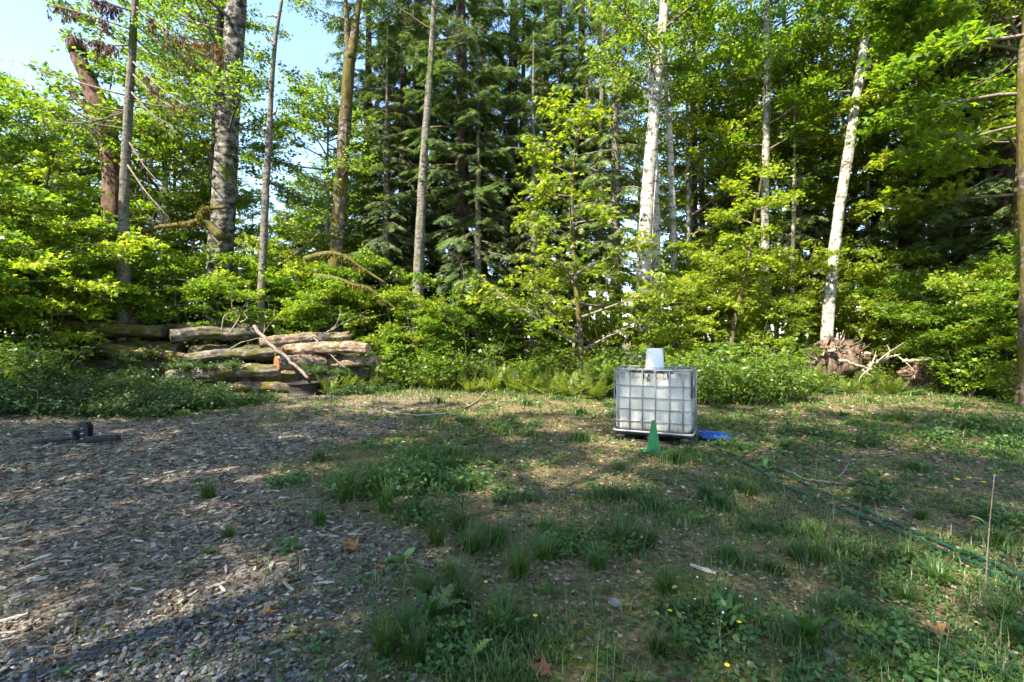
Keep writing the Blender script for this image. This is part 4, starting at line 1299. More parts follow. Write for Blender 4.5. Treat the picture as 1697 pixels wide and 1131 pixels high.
def dead_twigs(tname, zlo, zhi, nb, L, seed):
    t = [o for o in C.objects if o.name == tname][0]
    V = np.array([v.co[:] for v in t.children[0].data.vertices])
    rg_ = np.random.default_rng(seed)
    for k in range(nb):
        z = rg_.uniform(zlo, zhi)
        o = V[np.abs(V[:, 2] - z) < .6].mean(0) * [1, 1, 0] + [0, 0, z]
        a = rg_.uniform(-.5, math.pi + .5) * rg_.choice([-1, 1])
        p = limb(o, np.array([math.cos(a), math.sin(a), rg_.uniform(-.2, .5)]), L * rg_.uniform(.5, 1.2), -.25, rg_, 7, .12)
        mb = MB(); tube(mb, p, np.linspace(.022, .005, 7), 5)
        for q in range(4):
            o2, d2 = interp_path(p, np.array([rg_.uniform(.3, .95)]))
            e = o2[0] + d2[0] * .2 + rg_.normal(0, .18, 3)
            tube(mb, [o2[0], (o2[0] + e) / 2 + rg_.normal(0, .03, 3), e], [.006, .005, .003], 4, cap=False)
        mb.obj('dead_branch', M['greystick' if k % 2 else 'twig'], t)
sprouts('white_birch_tree', 0, 1.5, 10.0, 26, 1.5, 'maple_bright', 5)
sprouts('white_birch_tree.001', 0, 2.0, 7.0, 8, .9, 'maple', 6)
sprouts('leaning_alder_tree', 0, 1.2, 9.5, 26, 1.4, 'maple', 7)
sprouts('cottonwood_tree', 0, 1.5, 6.0, 12, 1.2, 'maple', 8)
sprouts('alder_tree.001', 0, 1.5, 8.5, 20, 1.3, 'maple_bright', 9)
sprouts('grey_tree', 0, .8, 5.0, 14, 1.2, 'maple', 10)
dead_twigs('grey_tree', 3.5, 13, 16, 1.5, 1)
dead_twigs('slim_grey_tree', 3, 10, 12, 1.3, 2)
dead_twigs('leaning_alder_tree', 4, 12, 8, 1.4, 3)
dead_twigs('cottonwood_tree', 6, 13, 6, 1.6, 4)
dead_twigs('white_birch_tree', 6, 13, 6, 1.2, 5)
dead_twigs('alder_tree.001', 3, 12, 9, 1.2, 6)

# dead conifer with hanging needles
t, lp, rr, base = hero('dead_conifer', 'thin dead conifer with bare drooping branches and rusty needles over the log stack', 15.8, [(205, 470), (206, 330), (212, 200), (219, 80), (224, 0)], 18, 10, 15.5, 'greybark', None, 61, 14)
mb = MB(); tube(mb, np.array([[.25, .3, 0], [.22, .3, 1.0], [.15, .3, 2.2], [.1, .3, 3.0]]), [.50, .42, .34, .2], 16, .25, 2, 7, flare=(.5, 5)); mb.obj('swollen_base', M['darkbark'], t)
rg_ = np.random.default_rng(62)
nee = MB()
br = [(185, 42, -150, 10), (205, 30, -120, -40), (215, 10, -130, -30), (165, 38, 130, 0), (185, 12, -100, -25), (160, 12, -205, -65), (182, -28, -60, 40), (120, 22, 90, 70), (100, 15, 95, 80), (150, 28, 75, 60), (60, 10, 95, 85), (40, 15, 110, 70), (10, 5, 85, 60), (230, 20, 60, 80), (20, 10, -70, -30), (50, -5, -145, -45), (75, 15, -60, -10), (270, 15, 70, 90), (300, 30, 50, 70), (-40, 0, -140, -30), (-60, 0, 120, 20), (-90, 0, -120, 10), (-70, 0, 80, 50), (-25, 8, -165, -50)]
for k, (y0, sag, dx, dy) in enumerate(br):
    x0 = np.interp(y0, [-100, 0, 80, 200, 330], [231, 224, 219, 212, 206])
    dz = rg_.uniform(-1.2, 1.2)
    a_, b_ = P(x0, y0, 15.8), P(x0 + dx, y0 + dy, 15.8 + dz)
    mid = (a_ + b_) / 2 - UP * sag / F * 15.8 * .35
    p = bez([a_ - base, mid - base, b_ - base], 9)
    mb = MB(); tube(mb, p, np.linspace(.035, .006, 9), 6, .2, 4, k)
    for q in range(15):
        o2, d2 = interp_path(p, np.array([rg_.uniform(.25, .98)]))
        e = o2[0] + d2[0] * rg_.uniform(.05, .3) + rg_.normal(0, .12, 3) - UP * rg_.uniform(.12, .5)
        tw = bez([o2[0], (o2[0] + e) / 2 + rg_.normal(0, .04, 3), e], 5)
        tube(mb, tw, np.linspace(.006, .003, 5), 4, cap=False)
        if y0 < 120 and (dx < 0 or rg_.random() < .25):
            m_ = 30
            o3, d3 = interp_path(tw, rg_.random(m_))
            leaves(nee, LANCE, o3 + rg_.normal(0, .03, (m_, 3)), np.tile([0, 0, -1.0], (m_, 1)) + rg_.normal(0, .4, (m_, 3)), rg_.normal(0, 1, (m_, 3)), rg_.uniform(.08, .19, m_), rg_.random(m_) * .75)
    mb.obj('dead_branch', M['twig'], t)
nee.obj('dead_needle_spray', M['deadneedle'], t)
# rust red dead spray caught against the thick trunk
db = thing('dead_spray', 'rust orange dead conifer spray hanging in front of the mottled trunk', 'branch', P(330, 62, 16.0))
mb = MB(); p = bez([P(288, 52, 16) - P(330, 62, 16), P(322, 66, 16) - P(330, 62, 16), P(350, 74, 16) - P(330, 62, 16), P(368, 82, 16) - P(330, 62, 16)], 8)
tube(mb, p, np.linspace(.012, .006, 8), 5); mb.obj('stem', M['twig'], db)
mb = MB(); m_ = 420
o3, d3 = interp_path(p, rg_.random(m_) ** .8)
leaves(mb, LANCE, o3 + rg_.normal(0, .09, (m_, 3)) - UP * (rg_.random((m_, 1)) ** 2) * .55, np.tile([.2, 0, -1.0], (m_, 1)) + rg_.normal(0, .5, (m_, 3)), rg_.normal(0, 1, (m_, 3)), rg_.uniform(.08, .17, m_), .55 + .45 * rg_.random(m_))
mb.obj('needle_spray', M['deadneedle'], db)

# broken red snag
def snag():
    d = 19.0
    q = [PG(192, d) - [0, 0, .1], P(190, 330, d), P(178, 230, d), P(168, 185, d), P(150, 140, d), P(134, 105, d), P(126, 78, d)]
    base = q[0].copy()
    t = thing('broken_snag', 'leaning broken red brown snag with a jagged hollow top', 'snag', base)
    path = bez([w - base for w in q], 44)
    rr = np.interp(path[:, 2], [0, 4.5, 8.5, 10, 11.2, 12.5, 13.2], [.55, .42, .34, .40, .30, .22, .17])
    mb = MB(); tube(mb, path, rr, 18, .30, 1.6, 71, flare=(.4, 4), cap=False); mb.obj('trunk', M['redwood'], t)
    # splintered rim
    mb = MB(); tg, A, B = frames(path)
    for k in range(14):
        a = k / 14 * 2 * math.pi
        c_ = path[-1] + .22 * (math.cos(a) * A[-1] + math.sin(a) * B[-1])
        h = .15 + .35 * float(hash3(np.array(k), np.array(3), np.array(1), 5))
        tube(mb, [c_ - tg[-1] * .3, c_ + tg[-1] * h * .5, c_ + tg[-1] * h], [.075, .055, .012], 5, .2)
    mb.obj('splintered_top', M['redwood'], t)
    for pts_, r_ in (([(172, 215), (150, 185), (128, 165), (112, 148)], .16), ([(185, 260), (168, 225), (150, 222)], .1), ([(186, 300), (200, 270), (206, 262)], .12), ([(170, 200), (182, 150), (190, 90)], .035), ([(172, 190), (160, 130), (176, 105)], .03)):
        mb = MB(); tube(mb, bez([P(a, b, d) - base for a, b in pts_], 8), np.linspace(r_, r_ * .35, 8), 8, .25, 4); mb.obj('broken_limb', M['redwood'], t)
snag()

# mossy arching limbs of the old maple behind the stack
def arch(label, pts, d, r0, r1, fuzz=True):
    q = np.array([P(a, b, d) for a, b in pts]); base = q[0].copy()
    t = thing('mossy_branch', label, 'branch', base)
    p = bez(q - base, 22)
    rd = np.linspace(r0, r1, 22)
    mb = MB(); tube(mb, p, rd, 9, .35, 4, 5); mb.obj('wood', M['mosstwig'], t)
    if fuzz:
        mb = MB(); m_ = 900
        o3, d3 = interp_path(p, rng.random(m_) * .8)
        leaves(mb, LANCE, o3 + rng.normal(0, r0 * .5, (m_, 3)), np.tile([0, 0, -1.0], (m_, 1)) + rng.normal(0, .5, (m_, 3)), rng.normal(0, 1, (m_, 3)), rng.uniform(.05, .16, m_), rng.random(m_))
        mb.obj('hanging_moss', M['moss'], t)
M['moss'] = leaf_mat('hanging_moss', [(0, (.06, .055, .012)), (1, (.16, .14, .03))], .3, (1.3, 1.2, .5), .8, .1)
arch('thick mossy limb bent over the middle of the log stack', [(368, 395), (345, 372), (335, 366), (310, 372), (270, 376), (235, 386), (212, 394)], 16.3, .16, .03)
arch('mossy limb reaching up against the mottled trunk', [(333, 366), (334, 352), (345, 346), (372, 344)], 16.2, .12, .05)
arch('dark mossy limb arching from the old stump toward the sawn log ends', [(505, 430), (540, 421), (570, 425), (600, 445), (640, 470)], 16.2, .10, .03)
arch('low mossy limb drooping behind the pinkish logs', [(520, 458), (555, 462), (585, 473), (610, 478), (640, 500), (668, 520)], 16.0, .09, .025)
arch('mossy leaning stem crossing behind the mottled trunk', [(425, 520), (430, 460), (460, 440), (500, 415), (530, 385)], 17.5, .14, .04)

# ------------------------------------------------------------------ repeated forest trees
def protos_conifer(seed, **kw):
    tr, w, l = conifer(rg=np.random.default_rng(seed), **kw)
    return tr, w, l
CON = []
for k, kw in enumerate((dict(H=24, zb=3.0, Lm=3.6, nb=105), dict(H=21, zb=2.2, Lm=3.3, nb=100, hang=.35), dict(H=26, zb=4.2, Lm=3.9, nb=105, hang=.2))):
    tr, w, l = protos_conifer(100 + k, **kw)
    CON.append([('trunk', tr.mesh('conifer_trunk', M['darkbark'])), ('limb_framework', w.mesh('conifer_limbs', M['twig'])), ('crown', l.mesh('conifer_crown', M['hemlock']))])
tr, w, l = protos_conifer(120, H=19, zb=3.5, Lm=2.6, nb=70, dens=.8)
CONL = [('trunk', tr.mesh('conifer_trunk', M['greybark'])), ('limb_framework', w.mesh('conifer_limbs', M['twig'])), ('crown', l.mesh('conifer_crown', M['hemlock_light']))]

con_spots = [(610, 23.0, 0, .98), (668, 20.5, 1, .95), (765, 19.5, 2, 1), (850, 21.5, 0, 1.05), (905, 24.5, 1, 1.1), (965, 24, 2, 1), (720, 26, 1, 1.1), (800, 24.5, 1, 1.05), (930, 20.8, 1, .9), (690, 23.5, 2, 1),
             (1500, 20.5, 1, 1), (1592, 18.5, 2, .95), (1668, 16.5, 0, .95), (1760, 17, 2, 1.0), (1560, 25, 0, 1), (-85, 13.5, 1, .6)]
for k, (px, d, v, sc) in enumerate(con_spots):
    lb = 'dark green drooping conifer ' + zone(px) + (', far back' if d > 25 else '')
    place(CON[v], 'conifer_tree', lb, 'tree', PG(px, d) - [0, 0, .05], 'dark conifers ' + zone(px) + (', far back' if d > 25 else ''), k * 2.1, sc)
for k, (px, d, sc) in enumerate(((640, 18.6, .72), (792, 18.4, .7), (885, 18.8, .72), (1020, 19, .95), (1150, 24, 1), (1230, 22, .9), (1450, 22, .95), (1325, 20.5, .8))):
    place(CONL, 'hemlock_tree', 'sunlit pale green hemlock ' + zone(px), 'tree', PG(px, d), 'pale hemlocks ' + zone(px), k * 1.7, sc)

# broadleaf background trees
BG = []
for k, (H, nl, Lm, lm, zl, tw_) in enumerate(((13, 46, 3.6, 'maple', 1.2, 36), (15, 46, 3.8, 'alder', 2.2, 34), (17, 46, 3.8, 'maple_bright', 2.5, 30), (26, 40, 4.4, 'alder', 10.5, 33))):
    rg_ = np.random.default_rng(200 + k)
    s = np.linspace(0, 1, 16)
    tp = np.stack([.5 * (fbm(s * 2.5, k, 0, 3) - .5) * s, .5 * (fbm(s * 2.5, k, 0, 4) - .5) * s, H * s], -1)
    rd = .15 * (1 - s) + .015
    tb = MB(); tube(tb, tp, rd, 10, .12, 1.4, k, flare=(.4, 4))
    a, b = broadleaf(tp, rd, zl, H * .98, nl, Lm, tw_, 10, .15, DIAMOND, rg_, shape='round', elev=.3)
    BG.append([('trunk', tb.mesh('background_trunk', M['alderbark' if k else 'mossbark'])), ('limb_framework', a.mesh('background_limbs', M['twig'])), ('crown', b.mesh('background_crown', M[lm]))])
bg_spots = [(-60, 21, 0, 1), (30, 24, 1, .92), (85, 27, 2, .80), (150, 23, 0, .85), (250, 25, 2, .72), (300, 22.5, 1, .78), (340, 28, 2, .72), (420, 26, 2, .55), (500, 24, 2, .50), (530, 30, 1, .8), (560, 26, 0, .75), (-140, 17, 0, .9), (-200, 23, 1, 1),
            (200, 34, 2, .8), (60, 36, 2, .95), (480, 42, 2, .75), (1140, 21.5, 2, .95), (1195, 25, 2, 1), (1250, 22.5, 2, .9), (1310, 24, 1, 1), (1345, 22, 2, .95), (1400, 24, 2, .9), (1060, 30, 2, 1.1), (1230, 33, 2, 1.1), (1480, 30, 2, 1.1), (1700, 28, 1, 1.1), (1800, 22, 0, 1), (1440, 20.5, 2, .9), (290, 22, 2, .82), (540, 20, 1, .85), (120, 21.5, 1, .74), (275, 21.5, 1, 1.2), (-20, 20, 1, .85)]
bgw = ['round mid green broadleaf tree ', 'dull green small leaved tree ', 'yellow green sunlit broadleaf tree ']
for k, (px, d, v, sc) in enumerate(bg_spots):
    lb = bgw[v] + zone(px) + (', far back' if d > 26 else '')
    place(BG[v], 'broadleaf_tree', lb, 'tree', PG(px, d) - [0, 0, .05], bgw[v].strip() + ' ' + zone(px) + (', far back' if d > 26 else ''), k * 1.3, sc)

# understorey maples, several stems each
UN = []
for k, (H, ns, Lm, lm) in enumerate(((4.6, 4, 2.0, 'maple'), (5.6, 3, 2.3, 'maple_bright'), (3.4, 5, 1.7, 'shrub'), (6.4, 3, 2.2, 'maple'))):
    rg_ = np.random.default_rng(300 + k)
    wm, lm_, sm = MB(), MB(), MB()
    for q in range(ns):
        a = q * 2 * math.pi / ns + rg_.normal(0, .3)
        ln = rg_.uniform(.1, .42)
        s = np.linspace(0, 1, 10)
        pth = np.stack([math.cos(a) * (.1 + ln * H * s ** 1.3), math.sin(a) * (.1 + ln * H * s ** 1.3), H * rg_.uniform(.75, 1.05) * s - .05], -1) + np.cumsum(rg_.normal(0, .03, (10, 3)), 0)
        rd = .045 * (1 - s) + .008
        tube(sm, pth, rd, 6, .15, 3, q, cap=False)
        A_, B_ = broadleaf(pth, rd, H * .18, pth[-1][2], 13, Lm * .8, 20, 8, (.105, .13, .085, .15)[k], MAPLE_LO if lm != 'shrub' else DIAMOND, rg_, rise=.05, elev=.12, shape='flat', tlen=.6, droop=.12)
        for dst, src in ((wm, A_), (lm_, B_)):
            off = dst.n
            for vv_ in src.v: dst.v.append(vv_)
            dst.t += [f + off for f in src.t]; dst.q += [f + off for f in src.q]
            dst.tr += src.tr; dst.qr += src.qr; dst.tm += src.tm; dst.qm += src.qm
            dst.n += src.n
    UN.append([('stem_cluster', sm.mesh('understorey_stems', M['greentwig'])), ('limb_framework', wm.mesh('understorey_limbs', M['greentwig'])), ('crown', lm_.mesh('understorey_crown', M[lm]))])
un_spots = [(-30, 13.0, 0, 1), (20, 15, 3, 0.95), (70, 14.2, 1, 0.9), (120, 16.8, 0, 1.0), (170, 18, 3, 1), (240, 18.5, 0, 1), (310, 17.3, 0, 0.9), (415, 18.6, 0, 1.0), (440, 20, 1, 1.0), (475, 17.5, 1, 0.85), (505, 19, 0, 1), (590, 19, 0, 0.95), (620, 18, 3, 0.75), (650, 19.5, 0, 0.9), (700, 20, 0, 0.85), (745, 17.2, 0, 0.72), (790, 19.5, 2, 1), (1010, 17.2, 1, 0.78), (1135, 18.0, 1, 0.9), (1180, 17.0, 1, 0.8), (1205, 19.5, 1, 1.0), (1290, 19, 1, 0.95), (1590, 14.2, 0, 0.8), (1640, 14.6, 0, 0.8), (1660, 13.0, 0, 0.7), (1700, 12.6, 1, 0.75), (-100, 12, 0, 0.9), (1790, 13, 0, 1), (560, 20.5, 1, 1), (360, 19.5, 1, 0.9), (440, 16.9, 0, 0.72), (395, 17.0, 3, 0.6), (705, 16.2, 0, 0.62), (672, 16.6, 1, 0.66), (560, 17.4, 0, 0.75), (1085, 15.6, 1, 0.62), (1268, 16.4, 1, 0.62), (215, 16.4, 0, 0.7), (1460, 18.2, 1, 0.9), (1530, 17.4, 0, 0.85), (1390, 19.0, 1, 0.85), (1610, 15.6, 1, 0.8), (880, 18.5, 0, 0.6), (850, 20.0, 2, 1.1)]
unw = ['layered green vine maple ', 'yellow green layered vine maple ', 'low leafy green hazel shrub ', 'tall loose vine maple ']
for k, (px, d, v, sc) in enumerate(un_spots):
    lb = unw[v] + zone(px)
    place(UN[v], 'vine_maple', lb, 'tree' if v != 2 else 'shrub', PG(px, d), lb, k * 1.9, sc)

# the bright young maple left of the tote, built on its own
t, lp, rr, base = hero('young_maple_tree', 'bright yellow green young maple with outstretched branches between fence and tote', 14.6, [(962, 570), (957, 500), (950, 420), (948, 330), (955, 240), (972, 170)], 10, 4, 9.2, 'mossbark',
     cr('maple_bright', 1.2, 9.0, 26, 3.2, 15, 8, .145, tpl=MAPLE_LO, rise=.25, elev=.25, shape='cone', bias=(3.5, .55), droop=.25), 81, 10, (.3, 3))
# the big maple leaning in from the shaded side
hero('bigleaf_maple_tree', 'big leaved maple filling the upper corner with glossy layered leaves', 14.8, [(1675, 560), (1685, 400), (1692, 200), (1702, 0)], 14, 11, 16, 'mossbark',
     cr('maple_bright', 5.6, 15.5, 34, 4.4, 30, 8, .19, tpl=MAPLE_LO, rise=.05, elev=.1, shape='flat', bias=(3.0, .55), droop=.2), 83, 10)
for px, d, pts_, w_, lb in ((1240, 15.8, [(1215, 545), (1232, 470), (1246, 400), (1252, 350)], 8, 'slender yellowish mossy sapling leaning past the tote'), (60, 15, [(20, 520), (40, 400), (62, 340), (75, 310)], 7, 'thin dark leaning sapling by the bramble bank')):
    hero('sapling', lb, d, pts_, w_, 4, 7.5, 'mossbark', cr('maple_bright', 3.0, 7.2, 12, 1.3, 24, 8, .12, tpl=MAPLE_LO, elev=.2), 90 + px, 8, (.2, 3))

# grove behind the viewpoint that shades the clearing
sh = [(-6.7, -1.9, 1), (-11.5, -2.5, .95), (-2.5, -4.5, 1.25), (-8, -7, 1.05), (-14.5, -6, .95), (-22, -2, .9), (-12, -10.5, 1), (-5, -10.5, 1), (-19, -6.5, 1), (-27, 2.5, .9), (-19.5, 1.0, .85), (1.5, -8.5, .9), (-15.5, 2.4, .8), (-14, -.8, .95), (-18, -3.2, .95)]
for k, (x, y, sc) in enumerate(sh):
    place(BG[3], 'broadleaf_tree', 'tall broadleaf tree standing behind the viewpoint, shading the clearing', 'tree', (x, y, 0), 'broadleaf trees behind the viewpoint', k * 1.1, sc * .79)
#@@PART4
# ------------------------------------------------------------------ shrubs, ferns, brambles
def shrub_proto(seed, ns, h, leafm, size, tpl, k=7, spread=.5, nt_=7):
    rg_ = np.random.default_rng(seed)
    sm, lm = MB(), MB()
    OO, DD, LL = [], [], []
    for q in range(ns):
        a = rg_.uniform(0, 2 * math.pi)
        L = h * rg_.uniform(.6, 1.15)
        d = np.array([math.cos(a) * spread * rg_.uniform(.2, 1.2), math.sin(a) * spread * rg_.uniform(.2, 1.2), 1])
        p = limb(np.array([math.cos(a) * .1, math.sin(a) * .1, -.03]), d, L, -.18 * rg_.uniform(0, 2), rg_, 6, .1)
        tube(sm, p, np.linspace(.009, .003, 6), 4, cap=False)
        t = rg_.uniform(.2, 1, nt_)
        o2, d2 = interp_path(p, t)
        sd = rg_.normal(0, 1, (nt_, 3)) * [1, 1, .3]
        OO.append(o2); DD.append(d2 * .4 + norm(sd)); LL.append(rg_.uniform(.15, .4, nt_) * h ** .5)
    sprays(lm, tpl, np.concatenate(OO), np.concatenate(DD), np.concatenate(LL), k, size, .25, .5, rg=rg_)
    return [('stem_cluster', sm.mesh('shrub_stems', M['greentwig'])), ('foliage', lm.mesh('shrub_foliage', M[leafm]))]
SH = [shrub_proto(400, 16, 1.5, 'shrub', .095, OVATE), shrub_proto(401, 20, 1.1, 'shrub', .08, OVATE, 8), shrub_proto(402, 14, 1.9, 'maple', .11, MAPLE_LO, 6), shrub_proto(403, 24, .75, 'bramble', .075, OVATE, 7, 1.0), shrub_proto(404, 30, .55, 'bramble', .065, OVATE, 6, 1.3)]
shw = ['leafy green shrub ', 'rounded leafy bush ', 'tall maple leaved shrub ', 'dark bramble clump ', 'low trailing bramble clump ']
def shrubs(spots, nm, cat):
    for k, (px, d, v, sc) in enumerate(spots):
        lb = shw[v] + zone(px) + (' near the chips' if d < 11 else '')
        place(SH[v], nm, lb, cat, PG(px, d), lb, k * 2.3 + px, sc)
shrubs([(640, 16.6, 1, 0.8), (672, 17.2, 0, 0.85), (705, 17.0, 1, 0.9), (738, 16.2, 2, 0.72), (770, 15.3, 0, 0.82), (800, 16.5, 1, 0.9), (835, 15.6, 0, 0.7), (870, 16.8, 1, 0.9), (905, 16.0, 2, 0.7), (930, 15.0, 1, 0.8), (985, 15.5, 0, 0.8), (1020, 14.2, 1, 0.95), (1050, 15.2, 0, 1), (1100, 14.2, 0, 0.95), (1140, 13.8, 1, 1.05), (1170, 14.6, 0, 1), (1205, 14.2, 1, 1), (1240, 15.0, 0, 1), (1270, 14.6, 1, 0.95), (1300, 15.6, 0, 0.9), (1600, 14.6, 0, 0.8), (1640, 13.6, 2, 0.7), (1680, 12.8, 0, 0.8), (1710, 11.5, 1, 0.9), (1150, 12.9, 1, 0.75), (1120, 12.8, 3, 0.9), (1190, 13.2, 3, 0.9), (1090, 13.2, 3, 1), (960, 14.4, 3, 0.8), (1610, 13.8, 1, 0.7), (1440, 17.5, 1, 0.8), (1490, 17.8, 0, 0.9), (1400, 17.2, 0, 0.7)], 'shrub', 'shrub')
shrubs([(30, 9.9, 3, 1), (75, 9.7, 4, 1.05), (120, 10.3, 3, .95), (165, 9.9, 4, 1.1), (205, 10.4, 3, .9), (250, 10.2, 4, 1.1), (290, 10.9, 3, .9), (330, 11.2, 4, 1.1), (370, 11.4, 4, 1), (410, 11.9, 4, .9), (20, 10.9, 3, 1.3), (70, 11.2, 0, .95), (110, 11.6, 3, 1.0), (160, 11.6, 4, 1.2), (210, 12, 3, .9), (255, 12.2, 4, 1.1), (300, 12.6, 4, 1.0), (345, 12.9, 4, .9), (40, 12.3, 0, .9), (90, 12.8, 3, 1.1), (140, 13.2, 4, 1.3), (200, 13.4, 4, 1.2), (250, 13.5, 4, 1.2), (310, 13.7, 4, .9), (-30, 10.5, 0, 1.1), (-60, 9.2, 3, 1.2), (-10, 9.3, 4, 1.1), (5, 13.5, 2, 1), (60, 13.6, 0, 1.2), (440, 12.9, 4, .7), (560, 13.9, 4, .8), (600, 14.3, 4, .9), (640, 14.9, 4, .9)], 'bramble_bush', 'bramble')
shrubs([(100, 16.6, 0, 1.1), (180, 16.4, 1, 1.2), (245, 16.5, 0, 1.1), (320, 16.6, 1, 1.2), (400, 16.8, 0, 1), (450, 16.7, 1, 1.2), (500, 16.8, 0, 1.1), (545, 16.9, 1, 1), (590, 16.9, 0, 1.1)], 'shrub', 'shrub')

for k, (px, py, d, v, sc, ph) in enumerate(((250, 588, 14.2, 4, .75, 'spilling over the mossy log of the stack'), (215, 600, 13.9, 3, .7, 'hanging down the overgrown end of the stack'), (345, 606, 13.9, 4, .6, 'growing between two grey logs in the stack'), (385, 603, 13.9, 4, .55, 'on the thick grey log of the stack'), (300, 606, 13.8, 4, .7, 'at the cut end of the thick grey log'), (520, 612, 14.4, 4, .7, 'in front of the pinkish logs'), (560, 616, 14.6, 4, .6, 'under the low pinkish log'), (130, 585, 14.2, 3, .7, 'over the pale-ended dark log'), (300, 640, 13.6, 3, .6, 'at the foot of the grey logs'), (360, 646, 13.5, 4, .7, 'along the lowest log'))):
    place(SH[v], 'bramble_bush', 'bramble clump ' + ph, 'bramble', P(px, py, d) - [0, 0, .1], 'brambles growing on the log stack', k * 2.1, sc)

shrubs([(1345, 14.7, 1, .5), (1408, 14.5, 1, .45), (1372, 14.2, 4, .8), (1510, 13.9, 4, .7), (1556, 14.2, 1, .5), (1440, 15.2, 1, .6), (1185, 11.9, 1, 1.1), (1225, 12.1, 0, .95), (1262, 11.9, 1, 1.15), (1300, 12.4, 0, .9), (1325, 12.6, 1, .9), (1160, 12.6, 0, 1.0), (1370, 15.0, 0, .6), (878, 15.6, 2, .6), (1060, 12.8, 0, .9), (655, 15.7, 2, 1.0), (742, 15.0, 2, .95), (790, 15.8, 0, 1.3), (1002, 13.8, 0, 1.25), (1132, 13.2, 2, 1.0), (1238, 13.0, 0, 1.4), (1292, 13.6, 2, 1.1), (1600, 13.4, 2, .9), (915, 15.2, 0, 1.2), (690, 15.3, 1, 1.2)], 'shrub', 'shrub')

# sword ferns: every frond its own piece
def frond(seed):
    rg_ = np.random.default_rng(seed)
    mb = MB()
    n = 13
    s = np.linspace(0, 1, n)
    bend = rg_.uniform(.5, .95)
    x = np.sin(s * bend * 1.5) / 1.3; z = (1 - np.cos(s * bend * 2.0)) * -.25 + s * .62
    p = np.stack([x * .8, 0 * s, z], -1)
    tube(mb, p, np.linspace(.008, .002, n), 4, cap=False)
    m_ = 24
    t = np.repeat(np.linspace(.1, .99, m_), 2)
    o, d = interp_path(p, t)
    sg = np.tile([1, -1], m_)
    ax = np.stack([np.zeros(2 * m_), sg * 1.0, np.zeros(2 * m_)], -1) + d * .35 - UP * .12 + rg_.normal(0, .06, (2 * m_, 3))
    nm = np.cross(d, [0, 1.0, 0]) * -1
    nm = np.where(nm[:, 2:3] < 0, -nm, nm)
    sz = .15 * np.sin(np.clip(t * .92 + .12, 0, 1) * math.pi) ** .6 * (1.1 - .5 * t)
    leaves(mb, LANCE, o, ax, nm, sz, np.full(2 * m_, rg_.random()), wid=.72)
    return mb.mesh('frond', M['fern'])
FR = [frond(500 + k) for k in range(5)]
def fern(px, d, sc, k):
    lb = 'arching sword fern ' + zone(px)
    t = thing('sword_fern', lb, 'fern', PG(px, d), 0, lb, sc)
    rg_ = np.random.default_rng(600 + k)
    nf = 13
    for q in range(nf):
        o = bpy.data.objects.new('frond', FR[int(rg_.integers(5))]); C.objects.link(o); o.parent = t
        o.rotation_euler = (rg_.normal(0, .12), rg_.normal(-.15, .25), q * 2 * math.pi / nf + rg_.normal(0, .25))
        s_ = rg_.uniform(.75, 1.25)
        o.scale = (s_, s_, s_)
fs = [(598, 15.8, 1.1), (622, 15.4, 1), (640, 15.9, 1.1), (660, 15.6, 1), (690, 15.9, 1.15), (715, 15.3, 1), (745, 15.0, .9), (780, 14.6, .9), (815, 15.0, 1), (850, 14.8, 1), (880, 14.3, .95), (915, 14.0, 1), (945, 13.4, 1.1), (985, 13.0, 1.15), (1010, 13.6, 1.1), (1040, 13.2, 1), (1180, 13.4, 1), (1225, 13.7, 1.1), (1262, 13.9, 1.1), (1305, 14.6, 1.2), (1325, 15.2, 1.2), (1335, 14.4, .9), (1405, 14.0, .6), (1455, 14.0, .6), (1480, 13.8, .7), (1540, 15.0, 1), (1585, 14.4, 1.1), (1615, 13.9, 1.1), (1650, 13.3, 1.1), (1680, 12.6, 1), (1700, 13, 1.1), (20, 11.8, 1), (60, 11.7, .9), (575, 14.6, .8), (545, 14.3, .7)]
for k, (px, d, sc) in enumerate(fs):
    fern(px, d, sc * 1.3, k)

# ------------------------------------------------------------------ individual weeds in the clearing
def gpt(a, b, l=0.0):
    d = F * CAM_H / (b - HY)
    x = (a - CX) / F * d
    return np.array([x, d, float(gz(x, d)) + l])

def leaf_mesh(name, m, L, W, seed, wavy=.06, droop=.5, n=9):
    rg_ = np.random.default_rng(seed)
    s = np.linspace(0, 1, n)
    w = W * np.sin(np.clip(s * .93 + .06, 0, 1) * math.pi) ** .75
    x = L * s; z = L * (.75 * s - droop * 1.1 * s ** 2)
    V = []
    for k in range(n):
        ww = w[k] * (1 + wavy * 3 * (rg_.random() - .5))
        for q, f in enumerate((-1, -.5, 0, .5, 1)):
            V.append((x[k], ww * f, z[k] + abs(f) * ww * .35 + wavy * W * rg_.normal(0, .5) * abs(f)))
    mb = MB()
    mb.add(V, None, [(k * 5 + q, k * 5 + q + 1, (k + 1) * 5 + q + 1, (k + 1) * 5 + q) for k in range(n - 1) for q in range(4)], rg_.random())
    return mb.mesh(name, M[m])
DL = [leaf_mesh('leaf', 'dock', .30, .048, 700, .1), leaf_mesh('leaf', 'dock', .24, .045, 701, .12, .65), leaf_mesh('leaf', 'dock', .20, .05, 702, .1, .4)]
def jag(seed):
    me = leaf_mesh('leaf', 'herb', .24, .030, seed, .40, .45, 21)
    return me
JL = [jag(710), jag(711)]
SL = [leaf_mesh('leaf', 'herb', .10, .022, 720, .1, .5, 6), leaf_mesh('leaf', 'herb', .14, .02, 721, .08, .5, 7)]
